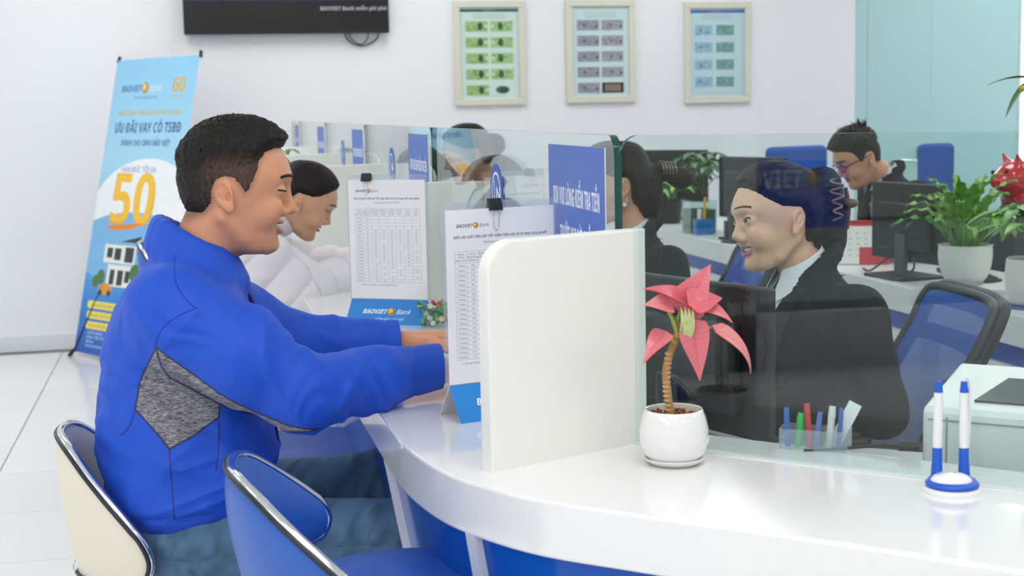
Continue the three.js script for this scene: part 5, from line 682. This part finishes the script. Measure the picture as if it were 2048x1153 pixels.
  const jw = (x, y, z) => jn(x, y, z) + .004 * noise(x * 16, y * 16, z * 16) + .005 * ridge((x * .9 + y * 1.2 + .05 * noise(x * 9, y * 9, z * 9)) * 13) * sstep(.05, -.02, x) + .004 * ridge((x - y * .5 + .04 * noise(x * 9, y * 9, z * 9)) * 20) * sstep(.2, .3, x);
  obj('jeans', nets(jw, [-.22, .08, Z - .27], [.42, .78, Z + .27], .0085, { uv: (x, y, z) => [x + z * .7, y + z * .4] }), new THREE.MeshPhysicalMaterial({ map: denim, roughness: .85 }), t);
  for (const [k, z] of [[.28, -2.54], [.32, -2.79]]) obj('shoe', nets(join(.03, ell([k + .06, .04, z], [.13, .035, .045]), cap([k - .02, .09, z], [k - .02, .05, z], .045, .05)), [k - .12, -.0, z - .08], [k + .22, .15, z + .08], .012), M.black, t);
}
// --- shared pieces of the women and of the suits ---
const hairWoman = [[.125, .079], [.1, .077], [.088, .07], [.07, .054], [.05, .04], [.035, .033], [.02, .032], [-.006, .03], [-.018, .01], [-.02, -.02], [-.03, -.05], [-.06, -.065], [-.1, -.06], [-.2, .1], [0, .3], [.2, .2], [.16, .1]];
const strand = (amp) => (x, y, z) => amp * (noise(x * 24, y * 150 + x * 60, z * 190) + .5 * noise(x * 50, y * 330 + x * 120, z * 400));
const hairTone = (hi) => (x, y, z, c) => mix3(c, lin(hi), clamp(.5 + .5 * noise(x * 24, y * 190 + x * 70, z * 230), 0, 1) * .4);
// a seated figure in a dark suit; o: { chest [x,y,z] (shoulder line centre), face: +1/-1 along x, lean, elbows, wrists }
function suit(t, o) {
  const { c, s: sg, arms, col = '#0d1019', shirt = '#e9eef6', w = 1, bot = .45, lean = 0 } = o, X = (x) => c[0] + sg * x, Zc = c[2];
  const L = (y) => sg * lean * (y - c[1]);
  const tor0 = loft([[bot, .1, -.12, .15 * w], [c[1] - .4, .1, -.115, .15 * w], [c[1] - .25, .1, -.11, .16 * w], [c[1] - .12, .1, -.11, .175 * w], [c[1] - .04, .085, -.1, .18 * w], [c[1], .065, -.085, .155 * w], [c[1] + .03, .045, -.065, .1 * w], [c[1] + .06, .03, -.05, .062]], 2.4, 0);
  const tor = (x, y, z) => tor0(sg * (x - c[0] - L(y)), y, z - Zc);
  const armF = arms.map(a => join(.025, cap(a[0], a[1], .066 * w, .052), cap(a[1], a[2], .05, .037)));
  const K = (y) => .17 * Math.max(0, y - (c[1] - .3));
  const v = (x, y, z) => { const xx = sg * (x - c[0] - L(y)); return xx > -.01 ? Math.abs(z - Zc) - K(y) : 1; };
  const base = (x, y, z) => { let d = tor(x, y, z); for (const a of armF) d = smin(d, a(x, y, z), .03); return d; };
  const ring = (cx, cy, rx, rz, tilt, r) => { const pts = []; for (let i = 0; i <= 16; i++) { const a = i / 16 * 6.283; pts.push([X(cx + Math.cos(a) * rx), cy + Math.cos(a) * rx * tilt, Zc + Math.sin(a) * rz]); } return chain(pts, r, .004); };
  const jcol = join(.012, ring(-.004, c[1] + .05, .062, .066, -.55, .013), ring(-.004, c[1] + .072, .058, .061, -.55, .009));
  const fold = (x, y, z) => .003 * noise(x * 15, y * 15, z * 15) + .0045 * noise(x * 7 + y * 9, y * 22, z * 12) + .002 * noise(x * 40, y * 28, z * 40);
  const jf = (x, y, z) => { let d = smin(base(x, y, z) + fold(x, y, z), jcol(x, y, z), .015); d = -smin(-d, v(x, y, z), .005); const nk = cap([X(.01), c[1] + .14, Zc], [X(0), c[1] - .02, Zc], .05, .05)(x, y, z); return -smin(-d, nk, .006); };
  const pts = arms.flat(); const b = bounds([...pts, [c[0] - .2, bot, Zc - .22], [c[0] + .2, c[1] + .09, Zc + .22]], .09);
  obj('suit_jacket', nets(jf, b[0], b[1], o.cell ?? .009), mat(col, .8, { sheen: .2, sheenColor: hex('#3a4460'), specularIntensity: .5 }), t);
  obj('shirt', nets((x, y, z) => Math.max(base(x, y, z) + .010, -(cap([X(.02), c[1] + .14, Zc], [X(0), c[1] + .03, Zc], .046, .044)(x, y, z)), y - c[1] - .075), [c[0] - .24, bot, Zc - .2], [c[0] + .24, c[1] + .1, Zc + .2], .01), mat(shirt, .7), t);
  // ribbons laid on the chest: [y, zInner, zOuter]
  const ribbon = (rows, lift) => { const P = [], I = []; for (const k of [1, -1]) { const o0 = P.length / 3; rows.forEach(([y, zi, zo], i) => { for (const z of [zi, (zi + zo) / 2, zo]) { let xx = .2; while (xx > -.06 && base(X(xx), y, Zc + k * z) > 0) xx -= .003; P.push(X(xx + lift), y, Zc + k * z); } if (i) { const q = o0 + i * 3; I.push(q - 3, q - 2, q, q - 2, q + 1, q, q - 2, q - 1, q + 1, q - 1, q + 2, q + 1); } }); } const g = new THREE.BufferGeometry(); g.setAttribute('position', new THREE.Float32BufferAttribute(P, 3)); g.setIndex(I); g.computeVertexNormals(); return g; };
  const C = c[1], rowsC = [], rowsL = []; for (let i = 0; i <= 8; i++) { const y = C + .035 - .125 * i / 8, k = K(y); rowsC.push([y, Math.max(.004, k - .034 + .02 * i / 8), k + .004]); } for (let i = 0; i <= 14; i++) { const q = i / 14, y = C + .04 - .33 * q, k = K(y); rowsL.push([y, k - .002, k + .012 + .045 * Math.sin(Math.PI * Math.min(1, q * 1.02 + .12)) * (q > .3 && q < .36 ? .7 : 1)]); }
  const collarBand = () => { const P = [], I = [], n = 40, m = 5, ox = o.neckX ?? .016; for (let i = 0; i <= n; i++) { const a = -Math.PI + .34 + (2 * Math.PI - .68) * i / n + Math.PI, f = Math.abs(i / n * 2 - 1), tip = sstep(.55, .97, f), yt = C + .1 - .052 * (.5 + .5 * Math.cos(a)), drop = .032 + .034 * tip; for (let j = 0; j <= m; j++) { const q = j / m, r = .047 + .02 * q + .012 * tip * q; P.push(X(ox - .018 * q * 0 + Math.cos(a) * r), yt - drop * q, Zc + Math.sin(a) * r * 1.04); if (i < n && j < m) { const k = i * (m + 1) + j; I.push(k, k + 1, k + m + 1, k + 1, k + m + 2, k + m + 1); } } } const g = new THREE.BufferGeometry(); g.setAttribute('position', new THREE.Float32BufferAttribute(P, 3)); g.setIndex(I); g.computeVertexNormals(); return g; };
  obj('shirt_collar', mergeGeometries([cleanC(ribbon(rowsC, .006)), cleanC(collarBand())]), mat(shirt, .7, { side: THREE.DoubleSide }), t);
  obj('lapels', ribbon(rowsL, .007), mat(col, .75, { side: THREE.DoubleSide, specularIntensity: .5 }), t);
}
const legsDark = (t, c, sg, seat) => obj('trousers', nets(join(.03, ell([c[0], seat, c[2]], [.13, .09, .17]), cap([c[0], seat, c[2] - .09], [c[0] + sg * .36, seat, c[2] - .09], .09, .065), cap([c[0] + sg * .36, seat, c[2] - .09], [c[0] + sg * .33, .08, c[2] - .09], .062, .045), cap([c[0], seat, c[2] + .09], [c[0] + sg * .36, seat, c[2] + .09], .09, .065), cap([c[0] + sg * .36, seat, c[2] + .09], [c[0] + sg * .33, .08, c[2] + .09], .062, .045)), [c[0] - .5, .03, c[2] - .28], [c[0] + .5, seat + .14, c[2] + .28], .016), mat('#171a22', .8), t);
const coreCol = skinCol('#e0b093');
const core = (c) => nets(join(.04, cap([c[0], c[1] + .06, c[2]], [c[0], c[1] - .2, c[2]], .04, .055), cap([c[0], c[1] - .03, c[2] - .08], [c[0], c[1] - .03, c[2] + .08], .03)), [c[0] - .16, c[1] - .34, c[2] - .18], [c[0] + .16, c[1] + .14, c[2] + .18], .014, { color: coreCol });
const handG = (W, f, n, s, curl, col) => nets(join(.01, cap([W[0] - f[0] * .05, W[1] - f[1] * .05, W[2] - f[2] * .05], W, .022, .021), handField(W, f, n, s, curl, .9)), [W[0] - .2, W[1] - .12, W[2] - .2], [W[0] + .2, W[1] + .1, W[2] + .2], .0045, { color: skinCol(col) });

// --- the smiling teller with the claw clip ---
{
  const t = thing('person', 'smiling woman teller in a dark suit with a brown claw clip in her hair', 'person');
  const H = [1.247, 1.147, -2.92];
  const P = buildHead({
    female: 1, skin: '#f0c2a2', lip: '#cc626c', flush: '#e09a86', hairColor: '#0f0c0c', smile: 1, mouthOpen: .006, eyeOpen: .0046, browY: .034, gazeY: -.05, low: -.17, neck: [[-.02, -.06, 0], [-.05, -.19, 0]],
    hair: { poly: hairWoman, thick: (x, y, z) => .011 + .006 * sstep(0, -.06, x) + .005 * sstep(.06, .11, y), strand: strand(.0011), tone: hairTone('#3a2c28'), k: .02, lo: [-.2, -.17, -.11], hi: [.15, .16, .11], extra: [ell([-.085, .03, 0], [.045, .085, .045]), cap([-.095, .08, .0], [-.1, -.06, .0], .035, .03), ell([-.1, .0, 0], [.042, .07, .042]), cap([-.11, -.05, 0], [-.09, -.12, .01], .022, .008)] },
  });
  placeHead(t, P, headMat(H, Math.PI, 0.0, .1), [core([1.288, 1.0, -2.9]), handG([1.02, .775, -2.78], [-1, -.1, -.1], [0, 1, 0], [0, 0, -1], [.4, .4, .45, .5], '#e8bda0'), handG([1.02, .775, -3.02], [-1, -.1, .1], [0, 1, 0], [0, 0, 1], [.4, .4, .45, .5], '#e8bda0')], .45);
  suit(t, { c: [1.288, 1.0, -2.9], s: -1, arms: [[[1.335, .965, -2.745], [1.36, .77, -2.69], [1.07, .79, -2.77]], [[1.335, .965, -3.055], [1.36, .77, -3.1], [1.07, .79, -3.02]]], w: .95, cell: .0065 }); legsDark(t, [1.34, 0, -2.9], -1, .53);
  const cl = thing('hair_clip', 'brown wavy claw clip in the smiling teller\u2019s hair', 'hair clip', [0, 0, 0]);
  const m4 = headMat(H, Math.PI, 0, .1), pts = []; for (let i = 0; i <= 60; i++) { const q = i / 60, y = .088 - .09 * q, x = -.1 + .0125 * Math.sin(q * 6.283 * 4.2), z = -.048 + .006 * Math.cos(q * 20) - .004; pts.push(V(x, y, z).applyMatrix4(m4)); } obj('wavy_claw', tube(pts, .0028, 160, 8), mat('#7d6852', .3), cl);
  obj('clip_grip', nets(ell([-.14, .035, -.03], [.018, .011, .02]), [-.17, .01, -.06], [-.11, .06, .0], .003).applyMatrix4(m4), mat('#6a5238', .3), cl); obj('clip_spine', tube([V(-.14, .07, -.01).applyMatrix4(m4), V(-.146, .03, -.01).applyMatrix4(m4), V(-.14, -.02, -.01).applyMatrix4(m4)], .005, 16, 8), mat('#6a5238', .3), cl);
}
// --- the second teller, seen past the glass edge ---
{
  const t = thing('person', 'dark-suited woman teller with tied black hair beside the blue sign', 'person'), H = [1.2, 1.17, -3.99];
  const P = buildHead({ female: 1, skin: '#dca988', lip: '#b8605c', hairColor: '#0e0b0b', smile: 0, eyeOpen: .004, low: -.17, cell: .0028, neck: [[-.02, -.06, 0], [-.05, -.19, 0]], hair: { poly: hairWoman, cell: .003, thick: (x, y, z) => .013 + .014 * sstep(0, -.06, x) + .006 * sstep(.06, .11, y), strand: strand(.0012), tone: hairTone('#2c2222'), k: .02, lo: [-.24, -.15, -.11], hi: [.15, .17, .11], extra: [ell([-.075, -.02, 0], [.05, .075, .06]), cap([-.11, .045, 0], [-.18, .025, 0], .022, .02), ell([-.18, .02, 0], [.035, .03, .03])] } });
  placeHead(t, P, headMat(H, Math.PI - .1, -.02, .05), [core([1.243, .985, -3.98])]);
  suit(t, { c: [1.243, .99, -3.98], s: -1, arms: [[[1.28, .955, -3.82], [1.3, .77, -3.78], [1.04, .79, -3.86]], [[1.28, .955, -4.14], [1.3, .77, -4.18], [1.04, .79, -4.1]]], cell: .011, w: .97 }); legsDark(t, [1.29, 0, -3.98], -1, .52);
  const cl = thing('hair_clip', 'dark metal clip on the second teller\u2019s tied hair', 'hair clip'); const m4 = headMat(H, Math.PI - .1, -.02, .05); for (let i = 0; i < 5; i++) obj('clip_tooth', tube([V(-.12 - i * .009, .068, -.02).applyMatrix4(m4), V(-.124 - i * .009, .05, -.028).applyMatrix4(m4), V(-.124 - i * .009, .035, -.024).applyMatrix4(m4)], .003, 8, 6), mat('#8d8478', .25, { metalness: .8 }), cl); obj('clip_bar', bar(V(-.115, .07, -.012).applyMatrix4(m4).toArray(), V(-.165, .064, -.012).applyMatrix4(m4).toArray(), .004), mat('#6d655b', .3, { metalness: .8 }), cl);
  solo('earring', 'small pearl earring of the second teller', 'earring', new THREE.SphereGeometry(.006, 12, 10).translate(...V(.004, -.046, -.083).applyMatrix4(m4).toArray()), mat('#efe9e2', .2));
}
// --- the third teller behind the second screen ---
{
  const t = thing('person', 'woman teller in a dark suit seen through the second glass screen', 'person'), H = [1.1, 1.225, -5.68];
  const P = buildHead({ female: 1, skin: '#d8a483', lip: '#b8605c', hairColor: '#15100e', smile: 1, mouthOpen: .003, eyeOpen: .003, low: -.17, cell: .0036, neck: [[-.02, -.06, 0], [-.05, -.19, 0]], hair: { poly: hairWoman, cell: .004, thick: (x, y, z) => .013 + .008 * sstep(0, -.06, x), strand: strand(.001), tone: hairTone('#332522'), k: .02, lo: [-.2, -.15, -.11], hi: [.15, .17, .11], extra: [ell([-.1, .02, 0], [.04, .045, .045])] } });
  placeHead(t, P, headMat(H, Math.PI, -.2, 0), [core([1.16, 1.03, -5.68])]);
  suit(t, { c: [1.16, 1.03, -5.68], s: -1, arms: [[[1.2, 1.0, -5.52], [1.2, .8, -5.48], [.98, .8, -5.56]], [[1.2, 1.0, -5.84], [1.2, .8, -5.88], [.98, .8, -5.8]]], cell: .014, w: .97 }); legsDark(t, [1.22, 0, -5.68], -1, .52);
}
// --- the man with glasses at the back desk ---
{
  const t = thing('person', 'man in a dark suit and glasses looking down at the back desk', 'person'), H = [2.75, 1.17, -5.62];
  const poly = [[.125, .075], [.1, .07], [.08, .062], [.066, .05], [.058, .03], [.05, .008], [.038, .0], [.028, .016], [.014, .03], [-.006, .03], [-.018, .008], [-.02, -.02], [-.036, -.04], [-.06, -.05], [-.1, -.055], [-.2, .1], [0, .3], [.2, .2], [.16, .1]];
  const P = buildHead({ skin: '#d39c7b', lip: '#a8665a', hairColor: '#100e0d', squint: 1, eyeOpen: .0022, gazeY: -.5, low: -.17, cell: .0032, neck: [[-.03, -.07, 0], [-.09, -.17, 0]], hair: { poly, cell: .0035, soft: .003, thick: (x, y, z) => .006 + .02 * sstep(.04, .09, y) + .003 * noise(x * 120, y * 80, z * 120), tone: hairTone('#2c2622') } });
  const tf = []; for (let i = 0; i < 90; i++) { const l = .018 + rnd() * .022, c = new THREE.ConeGeometry(.004, l, 4).translate(0, l / 2, 0).rotateX((rnd() - .5) * .9).rotateZ((rnd() - .5) * 1.5).translate((rnd() - .5) * .11, .128, (rnd() - .5) * .09); c.setAttribute('color', new THREE.Float32BufferAttribute(new Float32Array(c.attributes.position.count * 3).fill(.006), 3)); tf.push(c); } P.hair = mergeV([P.hair, ...tf]);
  const m4 = headMat(H, Math.PI, -.38, 0);
  placeHead(t, P, m4, [core([2.87, 1.03, -5.62]), handG([2.66, .8, -5.47], [-1, -.15, -.1], [0, 1, 0], [0, 0, -1], [.4, .4, .45, .5], '#d39c7b')]);
  suit(t, { c: [2.86, 1.05, -5.62], s: -1, arms: [[[2.9, 1.01, -5.43], [2.9, .82, -5.38], [2.7, .8, -5.46]], [[2.9, 1.01, -5.81], [2.9, .82, -5.86], [2.7, .8, -5.78]]], cell: .013, w: 1.12, shirt: '#c9dcf4', lean: .25 }); legsDark(t, [3.0, 0, -5.62], -1, .53);
  obj('necktie', tube([[2.8, 1.06, -5.62], [2.765, .98, -5.62], [2.75, .88, -5.62]], .018, 16, 8).scale(1, 1, 1), mat('#15171d', .6), t); obj('name_tag', box(.006, .014, .05, 2.752, .98, -5.53), mat('#b9a56a', .3, { metalness: .6 }), t);
  const gl = thing('eyeglasses', 'thin-framed eyeglasses on the man at the back desk', 'eyeglasses'); const ring = (s) => { const p = []; for (let i = 0; i < 16; i++) { const a = i / 16 * 6.283; p.push(V(.122 - .01 * Math.abs(Math.cos(a)), .002 + Math.sin(a) * .017, s * .034 + Math.cos(a) * .024).applyMatrix4(m4)); } return tube(p, .0016, 40, 6, true); }; const fm = mat('#2a1d18', .3); obj('lens_rim', ring(1), fm, gl); obj('lens_rim', ring(-1), fm, gl); for (const s of [1, -1]) obj('temple', tube([V(.11, .008, s * .06).applyMatrix4(m4), V(.05, .014, s * .078).applyMatrix4(m4), V(-.005, .018, s * .082).applyMatrix4(m4)], .0022, 12, 6), fm, gl); obj('nose_bridge', tube([V(.12, .006, .011).applyMatrix4(m4), V(.126, .009, 0).applyMatrix4(m4), V(.12, .006, -.011).applyMatrix4(m4)], .0018, 8, 6), fm, gl);
}
// --- the woman in the white puffer jacket ---
function pufferWoman(label, dx, dz, sc0) {
  const t = thing('person', label, 'person'), H = [.312 + dx, 1.142, -4.42 + dz], Zc = -4.42 + dz, X0 = dx;
  const P = buildHead({ female: 1, skin: '#dda987', lip: '#b86a64', hairColor: '#100d0c', smile: 0, squint: 1, eyeOpen: .0022, gazeY: -.5, low: -.16, cell: sc0 ? .0045 : .0028, neck: [[-.02, -.06, 0], [-.07, -.15, 0]], hair: { poly: hairWoman, cell: .003, thick: (x, y, z) => .011 + .006 * sstep(0, -.06, x), strand: strand(.0011), tone: hairTone('#33241f'), k: .02, lo: [-.2, -.17, -.11], hi: [.15, .17, .11], extra: [cap([-.07, .0, 0], [-.11, -.1, 0], .03, .02)] } });
  placeHead(t, P, headMat(H, -.02, -.42, .06), [nets(handField([.52 + X0, .93, -4.36 + dz], [1, 0, -.1], [0, 1, 0], [0, 0, -1], [.5, .5, .5, .5], .9), [.48 + X0, .87, -4.45 + dz], [.72 + X0, .98, -4.27 + dz], .005, { color: skinCol('#dda987') })]);
  const tor = loft([[.64, .12, -.12, .2], [.75, .14, -.125, .21], [.88, .15, -.11, .205], [.98, .17, -.08, .2], [1.03, .175, -.05, .18], [1.07, .17, .0, .13], [1.1, .16, .03, .09]], 2.5, 0), arms = [[[.17, 1.0, .19], [.3, .88, .2], [.48, .925, .08]], [[.17, 1.0, -.19], [.32, .9, -.2], [.5, .93, -.06]]].map(a => a.map(p => [p[0] + X0, p[1], p[2] + Zc])), af = arms.map(a => join(.04, cap(a[0], a[1], .09, .085), cap(a[1], a[2], .08, .055)));
  const rg = (q) => Math.sqrt(Math.abs(Math.sin(q * Math.PI)));
  const tube1 = (x, y, z, A, B) => { const bx = B[0] - A[0], by = B[1] - A[1], bz = B[2] - A[2], l = Math.hypot(bx, by, bz); return ((x - A[0]) * bx + (y - A[1]) * by + (z - A[2]) * bz) / l; };
  const jf = (x, y, z) => { let d = tor(x - X0, y, z - Zc) - .012 * (rg(y / .085) - .5); for (let i = 0; i < 2; i++) { const a = arms[i], q = Math.hypot(x - a[1][0], y - a[1][1], z - a[1][2]), up = tube1(x, y, z, a[0], a[1]), lo = tube1(x, y, z, a[1], a[2]); d = smin(d, af[i](x, y, z) - .014 * (rg((lo > 0 ? lo : up - .0) / .085) - .5), .02); } d = smin(d, join(.02, cap([.19 + X0, 1.09, Zc - .07], [.27 + X0, 1.075, Zc], .035), cap([.19 + X0, 1.09, Zc + .07], [.27 + X0, 1.075, Zc], .035), cap([.19 + X0, 1.09, Zc - .07], [.19 + X0, 1.09, Zc + .07], .035))(x, y, z), .03); return d + .003 * noise(x * 30, y * 30, z * 30) + .0035 * noise(x * 14, y * 26, z * 14); };
  obj('puffer_jacket', nets(jf, [-.12 + X0, .6, Zc - .36], [.62 + X0, 1.2, Zc + .36], sc0 ? .014 : .008), mat('#efeaf0', .5, { sheen: .3 }), t);
  legsDark(t, [.12 + X0, 0, Zc], 1, .62);
  return t;
}
pufferWoman('woman in a white puffer jacket bending over the counter', 0, 0, 0);
pufferWoman('farther customer in white, almost hidden behind the man in blue', -.03, -1.65, 1);

for (const o of []) scene.remove(o);
renderer.render(scene, camera);
